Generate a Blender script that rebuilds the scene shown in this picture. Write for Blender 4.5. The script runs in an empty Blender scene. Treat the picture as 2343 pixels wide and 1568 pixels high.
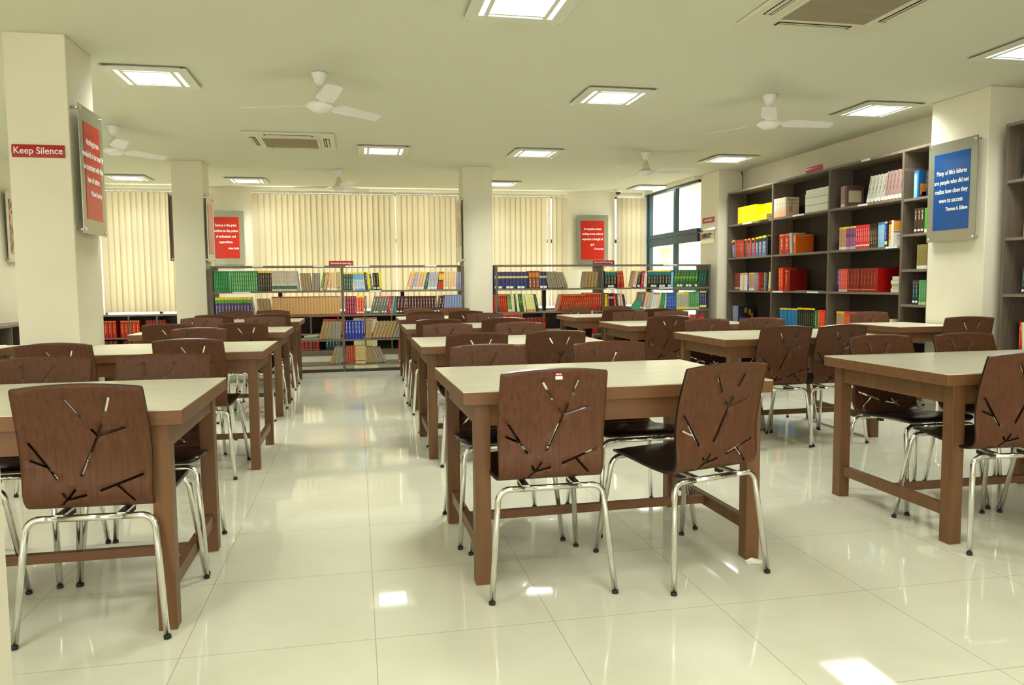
import bpy, bmesh, math, random
from mathutils import Vector, Matrix
from mathutils.geometry import delaunay_2d_cdt
random.seed(7)
SC = bpy.context.scene
COL = SC.collection
PI = math.pi

# ------------------------------------------------------------------ camera
cam_d = bpy.data.cameras.new('camera'); cam = bpy.data.objects.new('camera', cam_d); COL.objects.link(cam)
CR = Vector((0.979943290923944, -0.19907273394977146, -0.00901072532672782))
CU = Vector((0.024096082541777714, 0.07348598142334214, 0.9970051099870995))
CF = Vector((0.19781437101305369, 0.9772255917299811, -0.07680896750183677))
cam.matrix_world = Matrix(((CR.x, CU.x, -CF.x, -0.0329), (CR.y, CU.y, -CF.y, -2.4465), (CR.z, CU.z, -CF.z, 1.1503), (0, 0, 0, 1)))
cam_d.sensor_fit = 'HORIZONTAL'; cam_d.sensor_width = 36.0
cam_d.lens = 36.0 * 1745.514 / 2343.0
cam_d.clip_start = 0.05; cam_d.clip_end = 200
SC.camera = cam
# ------------------------------------------------------------------ view, world, lights
SC.view_settings.view_transform = 'Standard'; SC.view_settings.look = 'None'
SC.view_settings.gamma = 1.0; SC.view_settings.use_curve_mapping = False
SC.view_settings.exposure = 1.17
W = bpy.data.worlds.new('sky'); SC.world = W; W.use_nodes = True
bg = W.node_tree.nodes['Background']; bg.inputs[0].default_value = (1.0, 0.97, 0.89, 1); bg.inputs[1].default_value = 3.1
CEIL = 2.75
# recessed square ceiling lights: (x, y, label tail)
LIGHTS = [(-1.51, 3.90, 'first ceiling light panel, beside the red poster pillar at upper left'),
          (0.93, 1.91, 'square ceiling light panel cut off by the top edge of the photo'),
          (2.15, 3.92, 'square ceiling light panel between the two nearest white fans'),
          (4.756, 3.996, 'square ceiling light panel beside the pillar with the blue poster'),
          (4.62, 2.14, 'square ceiling light panel cut off by the right edge of the photo'),
          (0.317, 6.856, 'square ceiling light panel right of the distant air conditioner cassette'),
          (2.138, 6.767, 'square ceiling light panel above the middle pillar, near side'),
          (4.735, 6.845, 'square ceiling light panel in front of the pier with the library plate'),
          (-1.61, 9.766, 'square ceiling light panel right of the slim left pillar near the blinds'),
          (-3.256, 9.69, 'leftmost distant ceiling light panel above the left window blinds'),
          (2.25, 9.65, 'ceiling light panel half hidden behind the middle pillar'),
          (4.82, 9.80, 'farthest right ceiling light panel near the dome camera')]
LP = 10.0
LIGHTCOL = (0.97, 1.0, 0.92)
def area(x, y, p=LP, z=CEIL - 0.034):
    l = bpy.data.lights.new('ceiling_lamp', 'AREA'); l.shape = 'SQUARE'; l.size = 0.56; l.energy = p
    l.color = LIGHTCOL; l.spread = math.radians(135)
    o = bpy.data.objects.new('ceiling_lamp_glow', l); COL.objects.link(o); o.location = (x, y, z)
    return o
LAMPS = [area(x, y) for x, y, _ in LIGHTS]
for x, y in ((-1.5, -0.9), (0.93, -0.9), (3.4, -1.7), (-1.5, -3.4), (0.93, -3.4), (3.4, -3.4), (-3.4, 1.5), (-3.4, 4.5), (-3.3, 6.9)):
    LAMPS.append(area(x, y, LP * (0.4 if y < 0 else 1.0)))

# ------------------------------------------------------------------ materials
def mat(name, col, rough=0.6, metal=0.0, spec=0.5, **k):
    m = bpy.data.materials.new(name); m.use_nodes = True
    b = m.node_tree.nodes['Principled BSDF']
    b.inputs['Base Color'].default_value = (*col, 1); b.inputs['Roughness'].default_value = rough
    b.inputs['Metallic'].default_value = metal; b.inputs['Specular IOR Level'].default_value = spec
    for kk, v in k.items(): b.inputs[kk].default_value = v
    return m
def nd(m, t, **k):
    n = m.node_tree.nodes.new(t)
    for a, v in k.items(): setattr(n, a, v)
    return n
def lk(m, a, b): m.node_tree.links.new(a, b)
def noise_var(m, scale=(1, 1, 1), nscale=4, c1=(0, 0, 0), c2=(1, 1, 1), detail=4, lo=0.3, hi=0.7, bump=0.0, coord='Object', rough=0.6):
    b = m.node_tree.nodes['Principled BSDF']
    tc = nd(m, 'ShaderNodeTexCoord'); mp = nd(m, 'ShaderNodeMapping'); mp.inputs['Scale'].default_value = scale
    lk(m, tc.outputs[coord], mp.inputs['Vector'])
    nz = nd(m, 'ShaderNodeTexNoise'); nz.inputs['Scale'].default_value = nscale; nz.inputs['Detail'].default_value = detail; nz.inputs['Roughness'].default_value = rough
    lk(m, mp.outputs[0], nz.inputs['Vector'])
    r = nd(m, 'ShaderNodeValToRGB'); r.color_ramp.elements[0].color = (*c1, 1); r.color_ramp.elements[1].color = (*c2, 1)
    r.color_ramp.elements[0].position = lo; r.color_ramp.elements[1].position = hi
    lk(m, nz.outputs['Fac'], r.inputs['Fac']); lk(m, r.outputs['Color'], b.inputs['Base Color'])
    if bump:
        bp = nd(m, 'ShaderNodeBump'); bp.inputs['Strength'].default_value = bump; bp.inputs['Distance'].default_value = 0.002
        lk(m, nz.outputs['Fac'], bp.inputs['Height']); lk(m, bp.outputs[0], b.inputs['Normal'])
    return m
WALL = mat('cream_wall_paint', (0.74, 0.70, 0.56), 0.7, spec=0.2)
noise_var(WALL, nscale=3, c1=(0.745, 0.70, 0.55), c2=(0.785, 0.74, 0.585), detail=6)
CEILM = mat('ceiling_paint', (0.70, 0.70, 0.565), 0.8, spec=0.1)
BLIND = mat('blind_fabric', (0.58, 0.53, 0.40), 0.8, spec=0.1)
def make_translucent(m, col, fac):
    nt = m.node_tree; b = nt.nodes['Principled BSDF']; out = nt.nodes['Material Output']
    t = nd(m, 'ShaderNodeBsdfTranslucent'); t.inputs[0].default_value = (*col, 1)
    mx = nd(m, 'ShaderNodeMixShader'); mx.inputs[0].default_value = fac
    lk(m, b.outputs[0], mx.inputs[1]); lk(m, t.outputs[0], mx.inputs[2]); lk(m, mx.outputs[0], out.inputs[0])
make_translucent(BLIND, (0.34, 0.285, 0.17), 0.62)
# polished floor tiles, 0.6 m
FLOOR = mat('polished_floor_tile', (0.78, 0.76, 0.62), 0.04, spec=0.3)
def floor_nodes(m):
    b = m.node_tree.nodes['Principled BSDF']
    tc = nd(m, 'ShaderNodeTexCoord')
    n1 = nd(m, 'ShaderNodeTexNoise'); n1.inputs['Scale'].default_value = 1.6; n1.inputs['Detail'].default_value = 8; n1.inputs['Distortion'].default_value = 1.2
    lk(m, tc.outputs['Object'], n1.inputs['Vector'])
    r = nd(m, 'ShaderNodeValToRGB'); r.color_ramp.elements[0].position = 0.3; r.color_ramp.elements[1].position = 0.7
    r.color_ramp.elements[0].color = (0.69, 0.68, 0.54, 1); r.color_ramp.elements[1].color = (0.77, 0.76, 0.62, 1)
    lk(m, n1.outputs['Fac'], r.inputs['Fac'])
    sx = nd(m, 'ShaderNodeSeparateXYZ'); lk(m, tc.outputs['Object'], sx.inputs[0])
    outs = []
    for ax in (0, 1):
        d = nd(m, 'ShaderNodeMath', operation='DIVIDE'); d.inputs[1].default_value = 0.6; lk(m, sx.outputs[ax], d.inputs[0])
        f = nd(m, 'ShaderNodeMath', operation='FRACT'); lk(m, d.outputs[0], f.inputs[0])
        s = nd(m, 'ShaderNodeMath', operation='SUBTRACT'); s.inputs[1].default_value = 0.5; lk(m, f.outputs[0], s.inputs[0])
        a = nd(m, 'ShaderNodeMath', operation='ABSOLUTE'); lk(m, s.outputs[0], a.inputs[0])
        g = nd(m, 'ShaderNodeMath', operation='GREATER_THAN'); g.inputs[1].default_value = 0.4975; lk(m, a.outputs[0], g.inputs[0])
        outs.append(g)
    mx = nd(m, 'ShaderNodeMath', operation='MAXIMUM'); lk(m, outs[0].outputs[0], mx.inputs[0]); lk(m, outs[1].outputs[0], mx.inputs[1])
    sc = nd(m, 'ShaderNodeMath', operation='MULTIPLY'); sc.inputs[1].default_value = 0.55; lk(m, mx.outputs[0], sc.inputs[0])
    mc = nd(m, 'ShaderNodeMix', data_type='RGBA'); lk(m, sc.outputs[0], mc.inputs[0]); lk(m, r.outputs[0], mc.inputs[6]); mc.inputs[7].default_value = (0.22, 0.19, 0.12, 1)
    lk(m, mc.outputs[2], b.inputs['Base Color'])
floor_nodes(FLOOR)
def wood(name, c1, c2, rough=0.4, scale=(14, 14, 0.7), spec=0.4):
    m = mat(name, c1, rough, spec=spec); noise_var(m, scale=scale, nscale=3.0, c1=c1, c2=c2, detail=6, bump=0.05); return m
CH_BACK = wood('chair_veneer', (0.080, 0.031, 0.014), (0.126, 0.050, 0.023), 0.42, (30, 30, 1.2), 0.22)
CH_SEAT = wood('chair_seat_veneer', (0.008, 0.004, 0.003), (0.016, 0.008, 0.005), 0.28, (30, 1.2, 30), spec=0.5)
TB_WOOD = wood('table_wood', (0.132, 0.061, 0.022), (0.19, 0.090, 0.034), 0.42, (9, 9, 0.8))
TB_EDGE = wood('table_edge_wood', (0.145, 0.065, 0.025), (0.205, 0.092, 0.037), 0.42, (1.0, 9, 9))
TB_TOP = wood('pale_laminate', (0.62, 0.575, 0.42), (0.74, 0.70, 0.54), 0.28, (0.5, 14, 14))
SHELF = wood('grey_wenge_board', (0.105, 0.080, 0.056), (0.165, 0.128, 0.094), 0.5, (20, 20, 1.0))
SHELFH = wood('grey_wenge_board_flat', (0.15, 0.118, 0.084), (0.22, 0.175, 0.128), 0.5, (1.0, 20, 20))
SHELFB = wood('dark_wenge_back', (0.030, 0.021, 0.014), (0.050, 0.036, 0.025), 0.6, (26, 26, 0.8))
CHROME = mat('chrome_tube', (0.78, 0.77, 0.74), 0.13, 1.0)
STEEL = mat('brushed_steel', (0.62, 0.62, 0.58), 0.28, 1.0)
RUBBER = mat('black_rubber', (0.012, 0.012, 0.012), 0.6)
WHITE = mat('white_enamel', (0.86, 0.84, 0.82), 0.35)
ACM = mat('cassette_plastic', (0.70, 0.67, 0.52), 0.5)
ACG = noise_var(mat('dusty_grille', (0.3, 0.25, 0.17), 0.8), scale=(1, 120, 1), nscale=2, c1=(0.24, 0.19, 0.125), c2=(0.36, 0.30, 0.20))
DARK = mat('dark_slot', (0.02, 0.02, 0.015), 0.8)
REDP = mat('red_poster_print', (0.50, 0.020, 0.009), 0.2)
BLUEP = mat('blue_poster_print', (0.002, 0.068, 0.27), 0.15)
BROWNP = noise_var(mat('brown_picture_print', (0.25, 0.08, 0.03), 0.15), nscale=9, c1=(0.10, 0.025, 0.01), c2=(0.62, 0.33, 0.16), lo=0.42, hi=0.6)
SIGNR = mat('red_sign_plate', (0.42, 0.018, 0.020), 0.2)
WTXT = mat('white_lettering', (0.86, 0.86, 0.84), 0.4)
DTXT = mat('dark_lettering', (0.03, 0.03, 0.03), 0.4)
ACRY = mat('frosted_acrylic', (0.42, 0.42, 0.34), 0.2, 0.7)
GLASSFR = mat('frosted_glass_plate', (0.70, 0.71, 0.58), 0.4, 0.0, 0.2)
TEAL = mat('dark_teal_frame', (0.010, 0.050, 0.065), 0.35)
LABEL = mat('white_label_strip', (0.80, 0.82, 0.80), 0.4)
CARD = mat('pale_paper', (0.80, 0.78, 0.68), 0.6)
SKIN = mat('cream_board', (0.86, 0.82, 0.66), 0.7)
RUST = mat('old_cable', (0.05, 0.045, 0.03), 0.8)
def emis(name, col, s):
    m = bpy.data.materials.new(name); m.use_nodes = True; nt = m.node_tree; nt.nodes.clear()
    e = nt.nodes.new('ShaderNodeEmission'); e.inputs[0].default_value = (*col, 1); e.inputs[1].default_value = s
    o = nt.nodes.new('ShaderNodeOutputMaterial'); nt.links.new(e.outputs[0], o.inputs[0]); return m
LAMPE = emis('lamp_diffuser', (0.95, 1.0, 0.98), 4.0)
LAMPS_SIDE = emis('lamp_side_strip', (0.85, 0.95, 0.86), 0.62)
GLASS = bpy.data.materials.new('window_glass'); GLASS.use_nodes = True
def glass_nodes(m):
    nt = m.node_tree; nt.nodes.clear()
    t = nt.nodes.new('ShaderNodeBsdfTransparent'); g = nt.nodes.new('ShaderNodeBsdfGlossy'); g.inputs['Roughness'].default_value = 0.03
    mx = nt.nodes.new('ShaderNodeMixShader'); mx.inputs[0].default_value = 0.05; o = nt.nodes.new('ShaderNodeOutputMaterial')
    t.inputs[0].default_value = (0.93, 0.95, 0.93, 1)
    nt.links.new(t.outputs[0], mx.inputs[1]); nt.links.new(g.outputs[0], mx.inputs[2]); nt.links.new(mx.outputs[0], o.inputs[0])
glass_nodes(GLASS)
BOOKM = bpy.data.materials.new('book_cover'); BOOKM.use_nodes = True
def bookm():
    b = BOOKM.node_tree.nodes['Principled BSDF']; a = nd(BOOKM, 'ShaderNodeAttribute'); a.attribute_name = 'col'
    lk(BOOKM, a.outputs['Color'], b.inputs['Base Color']); b.inputs['Roughness'].default_value = 0.32
bookm()

# ------------------------------------------------------------------ mesh helpers
def box(bm, x0, x1, y0, y1, z0, z1, mi=0):
    v = [bm.verts.new(p) for p in ((x0, y0, z0), (x1, y0, z0), (x1, y1, z0), (x0, y1, z0), (x0, y0, z1), (x1, y0, z1), (x1, y1, z1), (x0, y1, z1))]
    for f in ((3, 2, 1, 0), (4, 5, 6, 7), (0, 1, 5, 4), (1, 2, 6, 5), (2, 3, 7, 6), (3, 0, 4, 7)):
        bm.faces.new([v[i] for i in f]).material_index = mi
    return v
def tube(bm, pts, r, seg=12, caps=True):
    pts = [Vector(p) for p in pts]; rings = []; n = len(pts)
    rs = r if isinstance(r, (list, tuple)) else [r] * n
    prev = None
    for i, p in enumerate(pts):
        t = (pts[min(i + 1, n - 1)] - pts[max(i - 1, 0)]).normalized()
        if prev is None: a = t.orthogonal().normalized()
        else: a = (prev - t * prev.dot(t)).normalized()
        prev = a; b = t.cross(a)
        rings.append([bm.verts.new(p + (a * math.cos(2 * PI * k / seg) + b * math.sin(2 * PI * k / seg)) * rs[i]) for k in range(seg)])
    for i in range(n - 1):
        for k in range(seg):
            f = bm.faces.new((rings[i][k], rings[i][(k + 1) % seg], rings[i + 1][(k + 1) % seg], rings[i + 1][k])); f.smooth = True
    if caps: bm.faces.new(list(reversed(rings[0]))); bm.faces.new(rings[-1])
def lathe(bm, prof, c=(0, 0, 0), seg=32):
    rings = []
    for r, z in prof:
        rings.append([bm.verts.new((c[0] + r * math.cos(2 * PI * k / seg), c[1] + r * math.sin(2 * PI * k / seg), c[2] + z)) for k in range(seg)])
    for i in range(len(rings) - 1):
        for k in range(seg):
            f = bm.faces.new((rings[i][k], rings[i][(k + 1) % seg], rings[i + 1][(k + 1) % seg], rings[i + 1][k])); f.smooth = True
    bm.faces.new(rings[0]); bm.faces.new(rings[-1])
def obj(name, bm, mats, parent=None, bevel=0.0, loc=None, seg=2):
    bmesh.ops.recalc_face_normals(bm, faces=bm.faces)
    me = bpy.data.meshes.new(name); bm.to_mesh(me); bm.free()
    for m in (mats if isinstance(mats, (list, tuple)) else [mats]): me.materials.append(m)
    o = bpy.data.objects.new(name, me); COL.objects.link(o)
    if parent: o.parent = parent
    if loc: o.location = loc
    if bevel:
        b = o.modifiers.new('bevel', 'BEVEL'); b.width = bevel; b.segments = seg; b.limit_method = 'ANGLE'; b.harden_normals = False
    return o
def bx(name, x0, x1, y0, y1, z0, z1, m, parent=None, bevel=0.0, loc=None):
    bm = bmesh.new(); box(bm, x0, x1, y0, y1, z0, z1); return obj(name, bm, m, parent, bevel, loc)
def tag(o, label, cat, group=None):
    o['label'] = label; o['category'] = cat
    if group: o['group'] = group
    return o
def thing(name, label, cat, loc=(0, 0, 0), rz=0, group=None):
    o = bpy.data.objects.new(name, None); COL.objects.link(o); o.location = loc; o.rotation_euler = (0, 0, rz); o.empty_display_size = 0.1
    return tag(o, label, cat, group)
def struct(o, name=None):
    o['kind'] = 'structure'
    if name: o.name = name
    return o
def dup(root, loc, rz, label, group=None, rot=None):
    r = root.copy(); COL.objects.link(r); r.location = loc; r.rotation_euler = rot or (0, 0, rz); r['label'] = label
    if group: r['group'] = group
    for ch in list(root.children):
        c = ch.copy(); COL.objects.link(c); c.parent = r
        for g in ch.children:
            d = g.copy(); COL.objects.link(d); d.parent = c
    return r
def text_obj(name, s, size, m, parent, mtx, sx=0.8, align='CENTER', bold=0.0, ext=0.0008):
    cu = bpy.data.curves.new(name, 'FONT'); cu.body = s; cu.size = size; cu.align_x = align; cu.align_y = 'CENTER'; cu.extrude = ext; cu.offset = bold
    cu.resolution_u = 3
    t = bpy.data.objects.new(name, cu); COL.objects.link(t)
    dg = bpy.context.evaluated_depsgraph_get(); me = bpy.data.meshes.new_from_object(t.evaluated_get(dg))
    bpy.data.objects.remove(t); me.transform(Matrix.Diagonal((sx, 1, 1, 1))); me.transform(mtx)
    me.materials.clear(); me.materials.append(m)
    o = bpy.data.objects.new(name, me); COL.objects.link(o); o.parent = parent
    return o
# planes that lettering lies in: columns = right, up, outward
def facing(right, out, origin):
    r = Vector(right); n = Vector(out); u = n.cross(r)
    return Matrix(((r.x, u.x, n.x, origin[0]), (r.y, u.y, n.y, origin[1]), (r.z, u.z, n.z, origin[2]), (0, 0, 0, 1)))

# ------------------------------------------------------------------ room shell
XL, XR, YB, YF = -4.3, 5.5, 10.62, -5.2
struct(bx('floor', XL - 0.2, 6.2, YF, 11.2, -0.12, 0, FLOOR))
struct(bx('ceiling', XL - 0.2, 6.2, YF, 11.2, CEIL, CEIL + 0.15, CEILM))
struct(bx('wall_left', XL - 0.2, XL, YF, 10.8, 0, CEIL, WALL))
bm = bmesh.new(); box(bm, XL - 0.2, 6.0, YF - 0.2, YF, 0, 0.75); box(bm, XL - 0.2, 6.0, YF - 0.2, YF, 2.6, CEIL)
for a, b in ((XL - 0.2, -4.0), (-0.6, -0.2), (2.4, 6.0)): box(bm, a, b, YF - 0.2, YF, 0.75, 2.6)
struct(obj('wall_front', bm, WALL))
bm = bmesh.new(); box(bm, XR, XR + 0.2, YF, 8.44, 0, CEIL); struct(obj('wall_right', bm, WALL))
# back wall: sill wall and piers between the windows
bm = bmesh.new()
box(bm, XL, 5.25, YB, YB + 0.2, 0, 0.70)
for a, b in ((XL, -3.95), (-2.30, -1.66), (3.60, 4.50)): box(bm, a, b, YB, YB + 0.2, 0.70, CEIL)
for a, b in ((-3.95, -2.30), (-1.66, 3.60), (4.50, 5.25)): box(bm, a, b, YB, YB + 0.2, 2.68, CEIL)
struct(obj('wall_back', bm, WALL))
def window(n, x0, x1, divs):
    w = thing('window_%d' % n, '', 'window'); del w['label']; del w['category']; w['kind'] = 'structure'
    bm = bmesh.new(); y0, y1 = YB + 0.10, YB + 0.15
    box(bm, x0, x1, y0, y1, 0.70, 0.718); box(bm, x0, x1, y0, y1, 2.645, 2.68); box(bm, x0, x1, y0, y1, 1.86, 1.93)
    for i in range(divs + 1):
        x = x0 + (x1 - x0) * i / divs; a = max(x0, x - 0.028); b = min(x1, x + 0.028); box(bm, a, b, y0 + 0.001, y1 - 0.001, 0.718, 2.645)
    obj('window_frame', bm, TEAL, w)
    bx('window_glass', x0 + 0.02, x1 - 0.02, YB + 0.122, YB + 0.128, 0.74, 2.64, GLASS, w)
def front_window(n, x0, x1):
    w = thing('window_%d' % n, '', 'window'); del w['label']; del w['category']; w['kind'] = 'structure'
    bm = bmesh.new(); y0, y1 = YF - 0.13, YF - 0.08
    box(bm, x0, x1, y0, y1, 0.75, 0.80); box(bm, x0, x1, y0, y1, 2.55, 2.60)
    for x in (x0, (x0 + x1) / 2 - 0.03, x1 - 0.06): box(bm, x, x + 0.06, y0, y1, 0.80, 2.55)
    obj('window_frame', bm, TEAL, w)
front_window(5, -4.0, -0.6); front_window(6, -0.2, 2.4)
window(1, -3.95, -2.30, 2); window(2, -1.66, 3.60, 5); window(3, 4.50, 5.20, 1)
# glazed side bay on the right, beyond the pier
w4 = thing('window_4', '', 'window'); del w4['label']; del w4['category']; w4['kind'] = 'structure'
bm = bmesh.new(); gx0, gx1 = 5.06, 5.12
box(bm, gx0, gx1, 8.44, YB, 2.655, 2.70); box(bm, gx0, gx1, 8.44, YB, 0, 0.10)
box(bm, gx0 - 0.01, gx1, 8.44, YB, 1.90, 1.97); box(bm, gx0 - 0.005, gx1, 8.44, YB, 1.77, 1.895)
for y in (9.25, 10.36): box(bm, gx0 - 0.004, gx1, y, y + 0.085, 0.10, 2.655)
box(bm, gx0 - 0.02, gx1, 10.43, 10.62, 0.0, 2.70)
box(bm, gx0, gx1, 8.50, 10.40, 1.02, 1.07)
obj('window_frame', bm, TEAL, w4)
bx('window_glass', 5.088, 5.094, 8.46, 10.45, 0.08, 2.67, GLASS, w4)
struct(bx('trim_1', 5.0, 5.25, 8.44, YB, 2.70, CEIL, WALL))
# pillars
def pillar(name, x0, x1, y0, y1): return struct(bx(name, x0, x1, y0, y1, 0, CEIL, WALL, bevel=0.006))
pillar('wall_pillar_1', -2.163, -1.805, 2.97, 3.46)
pillar('wall_pillar_2', -2.30, -1.925, 7.99, 8.42)
pillar('wall_pillar_3', 1.41, 1.815, 7.97, 8.37)
pillar('wall_pillar_4', 5.145, 5.62, 3.09, 3.74)
pillar('wall_pillar_5', 5.11, 5.62, 7.86, 8.44)
pillar('wall_pillar_6', -1.05, -0.641, -1.45, -1.0)
# ledge beam above the tall shelves is the bare wall; rusty conduit in the corner
tag(obj('wall_conduit', (lambda b: (tube(b, [(5.47, 7.83, 2.42), (5.47, 7.83, 2.66), (5.44, 7.81, 2.73)], [0.006, 0.006, 0.012], 8), b)[1])(bmesh.new()), RUST), 'thin dark conduit running down the wall corner above the tall bookcase', 'conduit')
# daylight court outside
struct(bx('ground', 5.3, 14, 5, 24, -0.3, -0.25, mat('court_paving', (0.5, 0.48, 0.42), 0.8)))
bm = bmesh.new()
box(bm, 9.5, 10, 9, 22, 0, 6); 
for z in (2.2, 4.4): box(bm, 9.0, 9.5, 9, 22, z, z + 0.25)
for y in (11, 14, 17, 20): box(bm, 9.2, 9.5, y, y + 0.4, 0, 6)
court = obj('neighbouring_building', bm, mat('court_wall', (0.66, 0.60, 0.46), 0.8)); tag(court, 'pale building with ledges seen outside through the tall glazing', 'building')

# ------------------------------------------------------------------ vertical blinds
def blind(label, x0, x1, zb, n, yb=10.50, seed=1, odd=()):
    rnd = random.Random(seed); t = thing('vertical_blind', label, 'blind', ((x0 + x1) / 2, yb, 2.68), 0, None)
    cx = (x0 + x1) / 2
    bx('headrail', x0 - cx, x1 - cx, -0.03, 0.03, -0.036, 0.0, CARD, t)
    w = (x1 - x0) / n
    for i in range(n):
        bm = bmesh.new(); hw = w * 0.60; ang = (-1 if x0 > 0 else 1) * rnd.uniform(0.20, 0.27) if i not in odd else odd[i]
        lean = rnd.uniform(-0.006, 0.006)
        N = 6
        for s in range(N + 1):
            u = -1 + 2 * s / N; cv = 0.006 * (1 - u * u)
            for (z, dx) in ((-0.045, 0), (zb - 2.68, lean)):
                bm.verts.new((u * hw * math.cos(ang) + dx, u * hw * math.sin(ang) - cv, z))
        bm.verts.ensure_lookup_table()
        for s in range(N):
            a = bm.verts[2 * s]; b = bm.verts[2 * s + 1]; c = bm.verts[2 * s + 3]; d = bm.verts[2 * s + 2]; f = bm.faces.new((a, b, c, d)); f.smooth = True
        o = obj('blind_slat', bm, BLIND, t, loc=(x0 - cx + w * (i + 0.5), rnd.uniform(-0.003, 0.003), 0))
        bm = bmesh.new(); box(bm, -0.010, 0.010, -0.004, 0.004, -0.055, -0.033); obj('slat_hook', bm, WHITE, o)
    return t
blind('closed cream vertical blind with white light gaps, left of the slim left pillar', -3.88, -2.26, 0.757, 19, seed=3, odd={5: 0.55, 8: 0.6, 13: 0.8, 3: 0.4})
blind('wide cream vertical blind behind the left low bookcase, left half', -1.64, 0.62, 0.757, 25, seed=5, odd={8: 0.5})
blind('wide cream vertical blind behind the left low bookcase, right half beside the middle pillar', 0.64, 2.1, 0.757, 16, seed=6, odd={5: 0.55})
blind('cream vertical blind right of the middle pillar with a bright gap', 2.12, 3.58, 0.757, 16, seed=8, odd={12: 0.75, 13: 0.5})
blind('narrow cream vertical blind in the far corner below the dome camera', 4.50, 5.03, 0.757, 6, seed=9)

# ------------------------------------------------------------------ ceiling lights
def light_panel(x, y, lab, lamp):
    t = thing('ceiling_light', lab, 'ceiling light', (x, y, CEIL), 0, 'square ceiling light panels')
    bx('housing', -0.25, 0.25, -0.25, 0.25, -0.012, 0.0, WHITE, t)
    bm = bmesh.new(); zs = (-0.024, -0.018)
    for a, b, c, d in ((-0.298, 0.298, -0.298, -0.215), (-0.298, 0.298, 0.215, 0.298), (-0.298, -0.225, -0.215, 0.215), (0.225, 0.298, -0.215, 0.215),
                       (-0.190, -0.165, -0.215, 0.215), (0.165, 0.190, -0.215, 0.215), (-0.165, 0.165, -0.182, -0.165), (-0.165, 0.165, 0.165, 0.182)):
        box(bm, a, b, c, d, *zs)
    obj('glass_plate', bm, GLASSFR, t)
    bx('lamp_diffuser', -0.165, 0.165, -0.165, 0.165, -0.022, -0.018, LAMPE, t)
    for a, b, c, d in ((-0.225, -0.190, -0.215, 0.215), (0.190, 0.225, -0.215, 0.215), (-0.165, 0.165, -0.215, -0.182), (-0.165, 0.165, 0.182, 0.215)):
        bx('side_window', a, b, c, d, -0.021, -0.018, LAMPS_SIDE, t)
    for sx in (-1, 1):
        for sy in (-1, 1):
            bm = bmesh.new(); lathe(bm, [(0.0075, -0.028), (0.0085, -0.024), (0.006, 0.0)], (sx * 0.28, sy * 0.28, 0), 10); obj('standoff', bm, CHROME, t)
    if lamp: lamp.parent = t; lamp.location = (0, 0, -0.030)
for i, (x, y, lab) in enumerate(LIGHTS): light_panel(x, y, lab, LAMPS[i])
for i, o in enumerate(LAMPS[len(LIGHTS):]):
    x, y = o.location.x, o.location.y
    light_panel(x, y, 'square ceiling light panel outside the photo, position %s' % ('left rear', 'centre rear', 'right rear', 'far left rear', 'far centre rear', 'far right rear', 'left aisle front', 'left aisle middle', 'left aisle back')[i], o)

# ------------------------------------------------------------------ ceiling fans
def fan_proto(label, x, y, a0):
    t = thing('ceiling_fan', label, 'ceiling fan', (x, y, CEIL), math.radians(a0), 'white three-blade ceiling fans')
    bm = bmesh.new(); lathe(bm, [(0.058, -0.001), (0.060, -0.012), (0.050, -0.035), (0.036, -0.075), (0.026, -0.088)]); obj('canopy', bm, WHITE, t)
    bm = bmesh.new(); lathe(bm, [(0.008, -0.06), (0.008, -0.135)], seg=12); obj('downrod', bm, WHITE, t)
    bm = bmesh.new(); lathe(bm, [(0.012, -0.105), (0.022, -0.115), (0.036, -0.165), (0.052, -0.205), (0.055, -0.215), (0.02, -0.218)]); obj('rod_shroud', bm, ACM, t)
    bm = bmesh.new(); lathe(bm, [(0.03, -0.212), (0.085, -0.222), (0.103, -0.240), (0.100, -0.255), (0.075, -0.272), (0.068, -0.274), (0.06, -0.284), (0.01, -0.286)]); obj('motor_housing', bm, WHITE, t)
    for k in range(3):
        bm = bmesh.new(); a = k * 2 * PI / 3
        secs = [(0.085, 0.020, 0.10), (0.13, 0.022, 0.16), (0.165, 0.062, 0.25), (0.20, 0.066, 0.26), (0.575, 0.056, 0.22), (0.605, 0.050, 0.21)]
        rows = []
        for r, hw, tw in secs:
            row = []
            for u in (-1, -0.33, 0.33, 1):
                for dz in (0.0, -0.0025):
                    px, py, pz = r + (0.012 * u if r > 0.55 else 0), u * hw, -u * hw * math.sin(tw) - 0.236 + 0.003 * (1 - u * u) + dz
                    row.append(bm.verts.new((px * math.cos(a) - py * math.sin(a), px * math.sin(a) + py * math.cos(a), pz)))
            rows.append(row)
        for i in range(len(rows) - 1):
            A, B = rows[i], rows[i + 1]
            for j in range(3):
                bm.faces.new((A[2 * j], A[2 * j + 2], B[2 * j + 2], B[2 * j])); bm.faces.new((A[2 * j + 1], B[2 * j + 1], B[2 * j + 3], A[2 * j + 3]))
            bm.faces.new((A[0], B[0], B[1], A[1])); bm.faces.new((A[6], A[7], B[7], B[6]))
        for A in (rows[0], rows[-1]):
            for j in range(3): bm.faces.new((A[2 * j], A[2 * j + 1], A[2 * j + 3], A[2 * j + 2]))
        obj('blade', bm, WHITE, t)
    return t
f0 = fan_proto('white ceiling fan nearest the camera, left of the photo centre', -0.27, 3.62, 42)
for x, y, a, l in ((3.48, 3.67, 0, 'white ceiling fan nearest the tall wall bookcase at right'), (3.50, 6.58, -24, 'white ceiling fan in front of the dome camera, far right'),
                   (-0.24, 8.55, 50, 'white ceiling fan farthest away, in front of the wide blinds'), (-2.36, 5.90, 52, 'white ceiling fan half hidden by the red poster pillar at left')):
    dup(f0, (x, y, CEIL), math.radians(a), l)

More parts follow.
